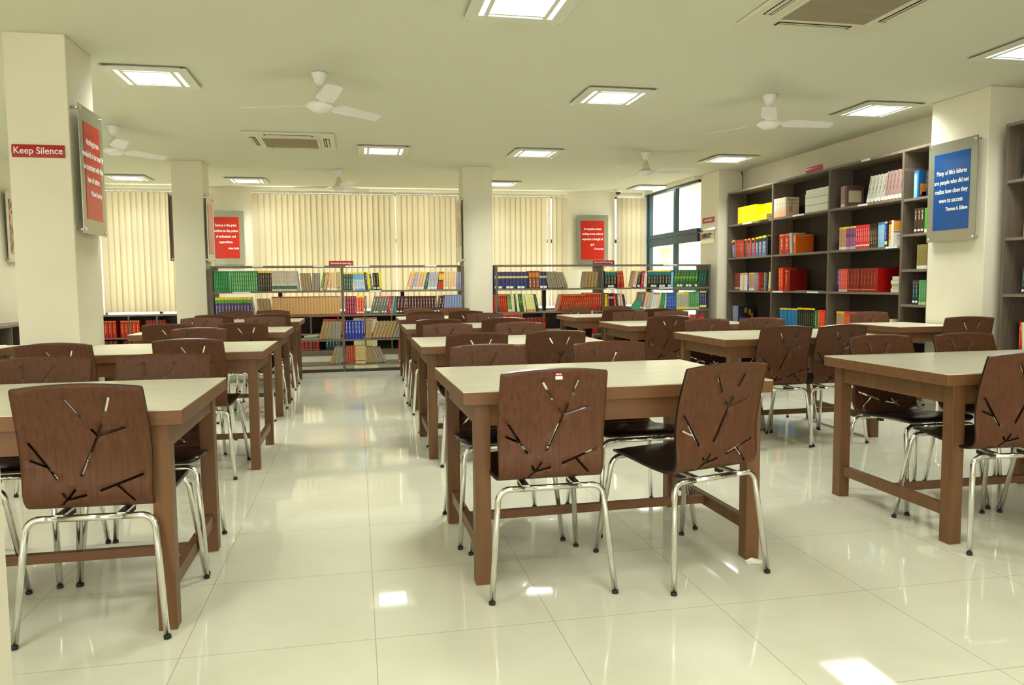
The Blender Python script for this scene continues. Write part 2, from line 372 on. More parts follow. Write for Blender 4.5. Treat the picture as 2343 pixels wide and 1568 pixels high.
# ------------------------------------------------------------------ air conditioner cassettes
def cassette(cx, cy, lab, rz=0):
    t = thing('air_conditioner', lab, 'air conditioner', (cx, cy, CEIL), rz, 'ceiling air conditioner cassettes')
    bm = bmesh.new(); s = 0.475
    box(bm, -s, s, -s, s, -0.022, 0); obj('panel', bm, ACM, t, 0.012)
    bm = bmesh.new(); box(bm, -0.285, 0.285, -0.285, 0.285, -0.034, -0.02); obj('intake_grille', bm, ACG, t, 0.004)
    bm = bmesh.new()
    for a, b, c, d in ((-0.31, 0.31, -0.31, -0.285), (-0.31, 0.31, 0.285, 0.31), (-0.31, -0.285, -0.285, 0.285), (0.285, 0.31, -0.285, 0.285)): box(bm, a, b, c, d, -0.036, -0.02)
    obj('grille_frame', bm, ACM, t)
    for k in range(4):
        R_ = Matrix.Rotation(k * PI / 2, 4, 'Z')
        bm = bmesh.new(); box(bm, -0.25, 0.25, 0.352, 0.415, -0.0245, -0.02); bm.transform(R_); o = obj('air_slot', bm, DARK, t)
        bm = bmesh.new(); box(bm, -0.235, 0.235, 0.362, 0.372, -0.027, -0.0225); box(bm, -0.235, 0.235, 0.385, 0.408, -0.028, -0.0225); bm.transform(R_); obj('louver', bm, ACM, o)
    return t
ac1 = cassette(-0.70, 6.42, 'distant air conditioner cassette in the ceiling, left of photo centre')
dup(ac1, (2.775, 1.56, CEIL), 0, 'large near air conditioner cassette cut off by the top edge of the photo')

# ------------------------------------------------------------------ chairs
def chair_sheet(y_from, y_to):
    pass
PROF = [(-0.022, 0.850), (-0.006, 0.80), (0.010, 0.75), (0.024, 0.70), (0.034, 0.65), (0.040, 0.60), (0.040, 0.55), (0.036, 0.51), (0.036, 0.48), (0.046, 0.455), (0.066, 0.440), (0.095, 0.434),
        (0.14, 0.435), (0.20, 0.441), (0.27, 0.450), (0.34, 0.457), (0.40, 0.459), (0.44, 0.455), (0.46, 0.446)]
def prof_eval():
    # densify with Catmull-Rom, return arc length table
    P = [Vector((0, a, b)) for a, b in PROF]; out = []
    for i in range(len(P) - 1):
        p0 = P[max(i - 1, 0)]; p1 = P[i]; p2 = P[i + 1]; p3 = P[min(i + 2, len(P) - 1)]
        for k in range(6):
            t = k / 6; out.append(0.5 * ((2 * p1) + (-p0 + p2) * t + (2 * p0 - 5 * p1 + 4 * p2 - p3) * t * t + (-p0 + 3 * p1 - 3 * p2 + p3) * t ** 3))
    out.append(P[-1]); s = [0]
    for i in range(1, len(out)): s.append(s[-1] + (out[i] - out[i - 1]).length)
    return out, s
PP, PS = prof_eval(); SMAX = PS[-1]
def on_prof(s):
    s = max(0, min(SMAX, s))
    import bisect
    i = min(max(bisect.bisect_right(PS, s) - 1, 0), len(PS) - 2)
    f = (s - PS[i]) / (PS[i + 1] - PS[i]); p = PP[i].lerp(PP[i + 1], f)
    tg = (PP[min(i + 2, len(PP) - 1)] - PP[max(i - 1, 0)]).normalized()
    n = Vector((0, tg.z, -tg.y))   # points to the rear/under side
    if n.y > 0 and s < 0.2: n = -n
    return p, n
S_BACK = 0.455      # arc length where the back sheet is counted to end (after the bend)
def half_w(s):
    if s < S_BACK: return 0.195 + 0.005 * math.sin(PI * min(1, s / 0.40))
    q = (s - S_BACK) / (SMAX - S_BACK); return 0.195 + 0.02 * math.sin(PI * q * 0.75)
# slots in (u, v) seen from behind, v down the back
BV = 0.43
SL = [((.397, .125), (.49, .27)), ((.73, .115), (.69, .225)), ((.455, .725), (.605, .42)), ((.605, .42), (.645, .335)), ((.605, .42), (.565, .37)), ((.605, .42), (.82, .36)),
      ((.07, .465), (.265, .745)), ((.07, .60), (.185, .65)), ((.285, .955), (.34, .905)), ((.34, .905), (.485, .875)), ((.34, .905), (.40, .835)), ((.34, .905), (.31, .86)),
      ((.605, .845), (.93, .735)), ((.73, .805), (.855, .93))]
def sheet(name, s0, s1, slots, m, parent, thick=0.010, round_end=None):
    # outline polygon in (x, s); x to the right when looking from behind along +y
    pts = []; edges = []
    def arch(x): return 0.014 * (x / 0.195) ** 2
    nx = 14
    top = []
    for i in range(nx + 1):
        x = -half_w(s0) + 2 * half_w(s0) * i / nx
        if s0 == 0: top.append((x * 0.992, arch(x)))
        else: top.append((x, s0))
    ns = max(6, int((s1 - s0) / 0.022)); right = []
    R = round_end or 0
    for i in range(1, ns):
        s = s0 + (s1 - s0) * i / ns
        if R and s > s1 - R: continue
        right.append((half_w(s), s))
    bot = []
    if R:
        w = half_w(s1)
        for k in range(7):
            a = k / 6 * PI / 2; bot.append((w - R + R * math.cos(a), s1 - R + R * math.sin(a)))
        for k in range(1, 8): bot.append((w - R - 2 * (w - R) * k / 8, s1))
        for k in range(7):
            a = PI / 2 + k / 6 * PI / 2; bot.append((-w + R + R * math.cos(a), s1 - R + R * math.sin(a)))
    else:
        for i in range(nx + 1): bot.append((half_w(s1) - 2 * half_w(s1) * i / nx, s1))
    left = [(-x, s) for x, s in reversed(right)]
    outline = top + right + bot + left
    n = len(outline); pts += outline; edges += [(i, (i + 1) % n) for i in range(n)]
    polys = []
    for (a, b) in slots:
        A = Vector((a[0] * 0.39 - 0.195, a[1] * BV)); B = Vector((b[0] * 0.39 - 0.195, b[1] * BV)); d = (B - A).normalized(); q = Vector((-d.y, d.x)); r = 0.0040
        poly = []
        for k in range(5): an = PI / 2 + PI * k / 4; poly.append(A + (d * math.cos(an) + q * math.sin(an)) * r)
        L = (B - A).length; m_ = max(1, int(L / 0.02))
        for k in range(5): an = -PI / 2 + PI * k / 4; poly.append(B + (d * math.cos(an) + q * math.sin(an)) * r)
        polys.append(poly); base = len(pts); pts += [tuple(p) for p in poly]; edges += [(base + i, base + (i + 1) % len(poly)) for i in range(len(poly))]
    def inpoly(p, poly):
        c = False; j = len(poly) - 1
        for i in range(len(poly)):
            xi, yi = poly[i][0], poly[i][1]; xj, yj = poly[j][0], poly[j][1]
            if (yi > p[1]) != (yj > p[1]) and p[0] < (xj - xi) * (p[1] - yi) / (yj - yi) + xi: c = not c
            j = i
        return c
    # horizontal constraint lines keep the bend smooth
    ns2 = int((s1 - s0) / 0.014)
    for i in range(1, ns2):
        s = s0 + (s1 - s0) * i / ns2
        for k in range(-6, 7):
            x = k / 6 * (half_w(s) - 0.012)
            if s < s0 + (arch(x) if s0 == 0 else 0) + 0.008: continue
            if R and s > s1 - R and abs(x) > half_w(s1) - R: continue
            pts.append((x, s))
    vco, es, fs, _, _, _ = delaunay_2d_cdt([Vector(p) for p in pts], edges, [], 0, 1e-6)
    bm = bmesh.new(); fr = []; bk = []
    for v in vco:
        p, nn = on_prof(v.y); fr.append(bm.verts.new(Vector((v.x, 0, 0)) + p - nn * thick / 2)); bk.append(bm.verts.new(Vector((v.x, 0, 0)) + p + nn * thick / 2))
    ecount = {}
    keep = []
    for f in fs:
        c = sum((vco[i] for i in f), Vector((0, 0))) / len(f)
        if not inpoly(c, outline) or any(inpoly(c, q) for q in polys): continue
        keep.append(f)
        for i in range(3):
            a, b = f[i], f[(i + 1) % 3]; ecount.setdefault((min(a, b), max(a, b)), []).append((a, b))
    for f in keep:
        g = bm.faces.new([fr[i] for i in f]); g.smooth = True; g = bm.faces.new([bk[i] for i in reversed(f)]); g.smooth = True
    for e, l in ecount.items():
        if len(l) == 1:
            a, b = l[0]; g = bm.faces.new((fr[b], fr[a], bk[a], bk[b])); g.material_index = 1
    loose = [v for v in bm.verts if not v.link_faces]; bmesh.ops.delete(bm, geom=loose, context='VERTS')
    bmesh.ops.recalc_face_normals(bm, faces=bm.faces)
    me = bpy.data.meshes.new(name); bm.to_mesh(me); bm.free(); me.materials.append(m); me.materials.append(CH_SEAT)
    o = bpy.data.objects.new(name, me); COL.objects.link(o); o.parent = parent
    return o
def bend(p, q, r, s, n=6):
    # fillet corner q between p and s with radius r -> points
    p, q, s = Vector(p), Vector(q), Vector(s); a = (p - q).normalized(); b = (s - q).normalized(); h = a.angle(b) / 2; d = r / math.tan(h)
    A = q + a * d; B = q + b * d; c = q + (a + b).normalized() * (r / math.sin(h)); out = []
    va = A - c; vb = B - c; ang = va.angle(vb)
    for k in range(n + 1):
        t = k / n; out.append(c + (va * math.sin((1 - t) * ang) + vb * math.sin(t * ang)) / math.sin(ang))
    return out
def make_chair():
    t = thing('library_chair', '', 'chair')
    sheet('backrest', 0.0, S_BACK, SL, CH_BACK, t)
    sheet('seat', S_BACK, SMAX, [], CH_SEAT, t, round_end=0.05)
    ZB = 0.405; r = 0.0112
    for yb, yt in ((0.0, 0.045), (0.52, 0.45)):
        zt = ZB if yb == 0 else 0.425
        for sx in (-1, 1):
            foot = (sx * 0.232, yb, 0.006); cor = (sx * 0.196, yt, zt); mid = (sx * 0.1, yt, zt)
            pts = [foot] + bend(foot, cor, 0.045, mid, 7) + [mid]
            bm = bmesh.new(); tube(bm, pts, r, 12); leg = obj('leg', bm, CHROME, t)
            bm = bmesh.new(); d = (Vector(pts[1]) - Vector(foot)).normalized(); tube(bm, [Vector(foot) - d * 0.005, Vector(foot) + d * 0.007], r * 1.06, 12); obj('foot_cap', bm, RUBBER, leg)
        bm = bmesh.new(); tube(bm, [(-0.1, yt, zt), (0.1, yt, zt)], r, 12); obj('crossbar', bm, CHROME, t)
    for sx in (-1, 1):
        bm = bmesh.new(); v = box(bm, sx * 0.095 - 0.013, sx * 0.095 + 0.013, 0.04, 0.455, 0.409, 0.418)
        for q in v:
            if q.co.y > 0.2: q.co.z += 0.016
        obj('seat_rail', bm, STEEL, t)
        for y, z in ((0.13, 0.416), (0.38, 0.436)):
            bx('seat_bumper', sx * 0.095 - 0.011, sx * 0.095 + 0.011, y - 0.014, y + 0.014, z - 0.02, z + 0.018, RUBBER, t)
    return t
CH0 = make_chair(); CH_USED = [False]
def chair(x, y, rz, label, group):
    # x, y: centre of the rear feet; faces +y at rz = 0
    if not CH_USED[0]:
        CH_USED[0] = True; CH0.location = (x, y, 0); CH0.rotation_euler = (0, 0, math.radians(rz)); CH0['label'] = label; CH0['group'] = group; return CH0
    return dup(CH0, (x, y, 0), math.radians(rz), label, group)

# ------------------------------------------------------------------ tables
def make_table():
    t = thing('reading_table', '', 'table'); w, d, h = 1.28, 0.88, 0.75
    bx('tabletop', 0.001, w - 0.001, 0.001, d - 0.001, h - 0.004, h, TB_TOP, t)
    bx('table_edge', 0, w, 0, d, h - 0.052, h - 0.004, TB_EDGE, t, 0.002)
    lx0, lx1, ly0, ly1, s = 0.045, w - 0.045, 0.015, d - 0.03, 0.06
    for x in (lx0, lx1 - s):
        for y in (ly0, ly1 - s): bx('leg', x, x + s, y, y + s, 0, h - 0.052, TB_WOOD, t, 0.002)
    for y in (ly0 + 0.008, ly1 - s + 0.012): bx('apron', lx0 + s, lx1 - s, y, y + 0.04, h - 0.135, h - 0.052, TB_EDGE, t)
    for x in (lx0 + 0.008, lx1 - s + 0.012): bx('apron', x, x + 0.04, ly0 + s, ly1 - s, h - 0.135, h - 0.052, TB_WOOD, t)
    for x in (lx0 + 0.015, lx1 - s + 0.015): bx('side_stretcher', x, x + 0.03, ly0 + s, ly1 - s, 0.115, 0.165, TB_WOOD, t)
    bx('long_stretcher', lx0 + 0.045, lx1 - 0.045, (ly0 + ly1) / 2 - 0.015, (ly0 + ly1) / 2 + 0.015, 0.125, 0.16, TB_EDGE, t)
    return t
T0 = make_table(); tused = [False]
ROWN = ['front', 'second', 'third', 'rearmost']
TXY = {('left', 0): (-1.885, 0.20), ('left', 1): (-1.80, 2.47), ('left', 2): (-1.93, 4.46), ('left', 3): (-1.95, 6.40),
       ('centre', 0): (0.345, 0.345), ('centre', 1): (0.365, 2.50), ('centre', 2): (0.40, 4.50), ('centre', 3): (0.44, 6.42),
       ('right', 0): (2.42, 0.34), ('right', 1): (2.47, 2.44), ('right', 2): (2.43, 4.27), ('right', 3): (2.47, 6.16)}
TROT = {('centre', 0): 1.2}
for (c, i), (x, y) in TXY.items():
    lab = '%s reading table of the %s column, pale top and brown wooden legs' % (ROWN[i], c)
    if not tused[0]:
        tused[0] = True; T0.location = (x, y, 0); T0['label'] = lab; T0['group'] = 'pale-topped reading tables'; continue
    tt = dup(T0, (x, y, 0), math.radians(TROT.get((c, i), 0)), lab, 'pale-topped reading tables')
    if (c, i) == ('left', 1): tt.scale = (0.93, 1, 1)
dup(T0, (-3.66, 2.62, 0), 0, 'pale-topped table at the left edge of the photo, behind the red poster pillar', 'pale-topped reading tables')
tq = dup(T0, (5.12, 3.30, 0), PI / 2, 'small pale-topped table against the pillar with the blue poster', 'pale-topped reading tables')
tq.scale = (0.54, 0.68, 1)

# near-side chairs face +y, far-side chairs face -y.  (row, column) -> positions of back centre
GN = 'brown slotted plywood chairs with chrome legs'
def near(c, i, x, y, side, rz=0):
    chair(x, y, rz, 'brown slotted chair, %s one on the near side of the %s table, %s column' % (side, ROWN[i], c), GN)
def far(c, i, x, y, side, rz=0):
    chair(x, y, 180 + rz, 'brown slotted chair, %s one behind the %s table, %s column' % (side, ROWN[i], c), GN)
near('left', 0, -0.900, 0.165, 'right', -3); near('left', 0, -1.53, 0.15, 'left', -3)
far('left', 0, -0.895, 1.22, 'right', 2); far('left', 0, -1.39, 1.22, 'left', -2)
near('left', 1, -1.00, 2.27, 'right', -1); near('left', 1, -1.67, 2.15, 'left', 0)
far('left', 1, -1.18, 3.50, 'right', 1); far('left', 1, -1.62, 3.52, 'left') if False else None
near('left', 2, -0.97, 4.25, 'right'); near('left', 2, -1.555, 4.22, 'left')
far('left', 2, -0.93, 5.45, 'right'); far('left', 2, -1.52, 5.43, 'left')
near('left', 3, -0.95, 6.22, 'right'); near('left', 3, -1.54, 6.22, 'left')
far('left', 3, -1.05, 7.36, 'right'); far('left', 3, -1.48, 7.36, 'left')
c1 = near('centre', 0, 0.649, 0.178, 'left', 0)
near('centre', 0, 1.308, 0.173, 'right', 15.5)
far('centre', 0, 0.605, 1.30, 'left', 1); far('centre', 0, 1.245, 1.31, 'right', 1)
near('centre', 1, 0.70, 2.28, 'left'); near('centre', 1, 1.22, 2.32, 'right', -2)
far('centre', 1, 0.65, 3.43, 'left', 2); far('centre', 1, 1.22, 3.42, 'right')
near('centre', 2, 0.665, 4.26, 'left'); near('centre', 2, 1.25, 4.28, 'right')
far('centre', 2, 0.655, 5.45, 'left'); far('centre', 2, 1.275, 5.43, 'right')
near('centre', 3, 0.72, 6.22, 'left'); near('centre', 3, 1.18, 6.20, 'right')
far('centre', 3, 0.74, 7.36, 'left'); far('centre', 3, 1.20, 7.36, 'right')
near('right', 0, 2.687, 0.21, 'left', -5); near('right', 0, 3.29, 0.18, 'right')
far('right', 0, 2.815, 1.28, 'left'); far('right', 0, 3.34, 1.27, 'right')
near('right', 1, 2.82, 2.26, 'left', 2); near('right', 1, 3.255, 2.27, 'right', 4)
far('right', 1, 2.79, 3.38, 'left'); far('right', 1, 3.285, 3.38, 'right', -6)
near('right', 2, 2.735, 4.08, 'left', 1)
far('right', 2, 2.80, 5.21, 'left'); far('right', 2, 3.26, 5.21, 'right')
near('right', 3, 2.92, 5.93, 'left'); near('right', 3, 3.43, 5.93, 'right')
far('right', 3, 2.76, 7.10, 'left'); far('right', 3, 3.315, 7.10, 'right')
chair(3.66, 5.42, 62, 'brown slotted chair turned sideways in the gap right of the third right-column table', GN)
chair(4.85, 4.13, 174, 'brown slotted chair behind the small table by the blue poster pillar', GN)
chair(4.90, 2.96, -14, 'dark slotted chair in front of the small table by the blue poster pillar', GN)
# sticker on the front centre chair
for o in COL.objects:
    if o.type == 'EMPTY' and o.get('label', '').startswith('brown slotted chair, left one on the near side of the front table, centre'):
        st = bx('sticker', -0.013, 0.013, -0.0008, 0.0008, -0.012, -0.0005, mat('sticker_white', (0.8, 0.78, 0.72), 0.4), o)
        st.location = (0.013, -0.0236, 0.822); st.rotation_euler = (math.radians(-17), 0, 0); st['label'] = 'small red and white paper sticker'
        bx('sticker_print', -0.013, 0.013, -0.0009, 0.0008, 0.0, 0.013, SIGNR, st)
        for k in range(5): bx('sticker_mark', -0.010 + k * 0.0042, -0.0082 + k * 0.0042, -0.0014, -0.0009, 0.004 + 0.001 * (k % 2), 0.009 + 0.001 * (k % 3), WTXT, st)

# ------------------------------------------------------------------ bookcases
Y0 = 7.886; YD = 0.44
def low_case(x0, x1, xm, label, strips):
    t = thing('low_bookcase', label, 'bookcase', ((x0 + x1) / 2, Y0 + YD / 2, 0), 0, 'open low bookcases'); cx, cy = (x0 + x1) / 2, Y0 + YD / 2
    P = lambda n, a, b, c, d, e, f, m, **k: bx(n, a - cx, b - cx, c - cy, d - cy, e, f, m, t, **k)
    P('top_board', x0, x1, Y0, Y0 + YD, 1.39, 1.41, SHELFH)
    for x in (x0, x1 - 0.028): P('side_panel', x, x + 0.028, Y0 + 0.002, Y0 + YD, 0.0, 1.39, SHELF)
    P('divider', xm - 0.014, xm + 0.014, Y0 + 0.001, Y0 + YD, 0.0, 1.39, SHELF)
    for z in (1.08, 0.762, 0.435, 0.105):
        for a, b in ((x0 + 0.028, xm - 0.014), (xm + 0.014, x1 - 0.028)): P('shelf_board', a, b, Y0 + 0.004, Y0 + YD, z - 0.022, z, SHELFH)
    for a, b in ((x0, xm), (xm, x1)): P('centre_post', (a + b) / 2 - 0.025, (a + b) / 2 + 0.025, Y0 + YD - 0.10, Y0 + YD - 0.05, 0.762, 1.058, SHELFB)
    P('base_rail', x0 + 0.028, x1 - 0.028, Y0 + 0.01, Y0 + 0.04, 0.0, 0.032, SHELFB)
    for a, b, z in strips: P('shelf_label', a, b, Y0 - 0.003, Y0 + 0.001, z - 0.019, z - 0.001, LABEL)
    return t
def PXL(px):   # photo column -> x on the front plane of the low bookcases
    A = [(472, -1.85), (768, -0.24), (1055, 1.38), (1130, 1.82), (1385, 3.37), (1632, 4.98)]
    for (a, b), (c, d) in zip(A, A[1:]):
        if px <= c or c == 1632: return b + (d - b) * (px - a) / (c - a)
lcA = low_case(-1.86, 1.395, -0.22, 'long open low bookcase between the slim left pillar and the middle pillar',
         [(PXL(565), PXL(590), 1.41), (PXL(705), PXL(730), 1.41), (PXL(780), PXL(835), 1.41), (PXL(966), PXL(993), 1.41), (PXL(519), PXL(559), 1.08), (PXL(834), PXL(861), 1.08)])
lcB = low_case(1.84, 5.02, 3.375, 'long open low bookcase right of the middle pillar, in front of the corner window',
         [(PXL(1525), PXL(1557), 1.41), (PXL(1393), PXL(1414), 1.08), (PXL(1515), PXL(1547), 1.08), (PXL(1351), PXL(1361), 0.762)])
XT = 5.2
def tall_case(y0, y1, divs, levels, label, strips=()):
    t = thing('tall_bookcase', label, 'bookcase', (XT + 0.15, (y0 + y1) / 2, 0), 0, 'tall dark wall bookcases'); cx, cy = XT + 0.15, (y0 + y1) / 2
    P = lambda n, a, b, c, d, e, f, m: bx(n, a - cx, b - cx, c - cy, d - cy, e, f, m, t)
    P('back_panel', XT + 0.285, XT + 0.295, y0 + 0.01, y1 - 0.01, 0.08, 2.39, SHELFB)
    P('top_board', XT, XT + 0.285, y0, y1, 2.39, 2.415, SHELFH); P('base_board', XT + 0.01, XT + 0.285, y0 + 0.02, y1 - 0.02, 0.0, 0.085, SHELF)
    ds = [y0] + list(divs) + [y1]
    for i, y in enumerate(ds):
        a = y if i == 0 else (y - 0.03 if i == len(ds) - 1 else y - 0.015); P('side_panel' if i in (0, len(ds) - 1) else 'divider', XT + 0.001, XT + 0.284, a, a + 0.03, 0.085, 2.39, SHELF)
    for i in range(len(ds) - 1):
        a = ds[i] + (0.03 if i == 0 else 0.015); b = ds[i + 1] - (0.03 if i == len(ds) - 2 else 0.015)
        for z in levels[i]: P('shelf_board', XT + 0.003, XT + 0.284, a, b, z - 0.024, z, SHELFH)
    for a, b, z in strips: P('shelf_label', XT - 0.003, XT + 0.003, a, b, z - 0.021, z - 0.002, LABEL)
    return t
def PXT(px):   # photo column -> y on the front plane of the tall bookcases
    A, B, C = 763.59566, 14036.19, 4.16301
    return (B - px * C) / (px - A)
LV = [1.955, 1.49, 1.03, 0.565]
def tstrip(a, b, z): return (PXT(b), PXT(a), z)
tall_case(3.78, 7.755, (4.165, 5.35, 6.55), [[1.935, 1.595, 1.255, 0.915, 0.575], LV, LV, LV], 'tall dark bookcase along the right wall, between the library plate pier and blue poster pillar',
          [tstrip(1710, 1730, LV[0]), tstrip(1824, 1849, LV[0]), tstrip(1970, 1990, LV[0]), tstrip(2033, 2059, LV[1]), tstrip(1781, 1804, LV[2]), tstrip(1860, 1885, LV[2]), tstrip(1975, 1994, 2.415)])
tall_case(-0.75, 2.97, (0.6, 1.78), [LV, LV, LV], 'tall dark bookcase at the right edge of the photo, right of the blue poster pillar')

# wall-hung low shelving under the windows
def sill_case(x0, x1, label, n):
    t = thing('sill_bookcase', label, 'bookcase', (x0, 10.31, 0)); w = x1 - x0
    bx('top_board', 0, w, 0, 0.30, 0.70, 0.725, SHELFH, t); bx('back_panel', 0, w, 0.285, 0.30, 0.05, 0.70, SHELFB, t)
    bx('plinth', 0, w, 0.02, 0.28, 0.0, 0.07, SHELFH, t)
    for z in (0.365, 0.09): bx('shelf_board', 0.02, w - 0.02, 0.003, 0.285, z - 0.02, z, SHELFH, t)
    for i in range(n + 1):
        x = w * i / n; a = max(0, x - 0.01); b = min(w, x + 0.01); bx('divider', a, max(b, a + 0.02) if i < n else b, 0.001, 0.285, 0.07, 0.70, SHELF, t)
sill_case(-3.92, -2.28, 'low dark bookcase of red books under the left window blind', 4)
sill_case(-1.64, 3.55, 'low dark bookcase under the wide window blinds, seen behind the open bookcase', 12)
t = thing('side_bookcase', 'low dark bookcase along the left wall at the left edge of the photo', 'bookcase', (-4.28, 6.9, 0))
bx('top_board', 0, 0.34, -1.2, 3.3, 0.70, 0.725, SHELFH, t); bx('back_panel', 0, 0.02, -1.2, 3.3, 0, 0.70, SHELFB, t)
for y in (-1.2, -0.8, -0.4, 0.0, 0.4, 0.8, 1.2, 1.6, 2.0): bx('divider', 0.02, 0.34, y, y + 0.02, 0, 0.70, SHELF, t)
bx('shelf_board', 0.02, 0.335, -1.2, 3.3, 0.34, 0.36, SHELFH, t)

# ------------------------------------------------------------------ books
def L(r, g, b):
    f = lambda c: ((c / 255) / 12.92) if c / 255 <= 0.04045 else (((c / 255) + 0.055) / 1.055) ** 2.4
    return (f(r), f(g), f(b))
PAGES = L(196, 178, 140); WHT = L(225, 225, 215); YEL = L(240, 205, 20)
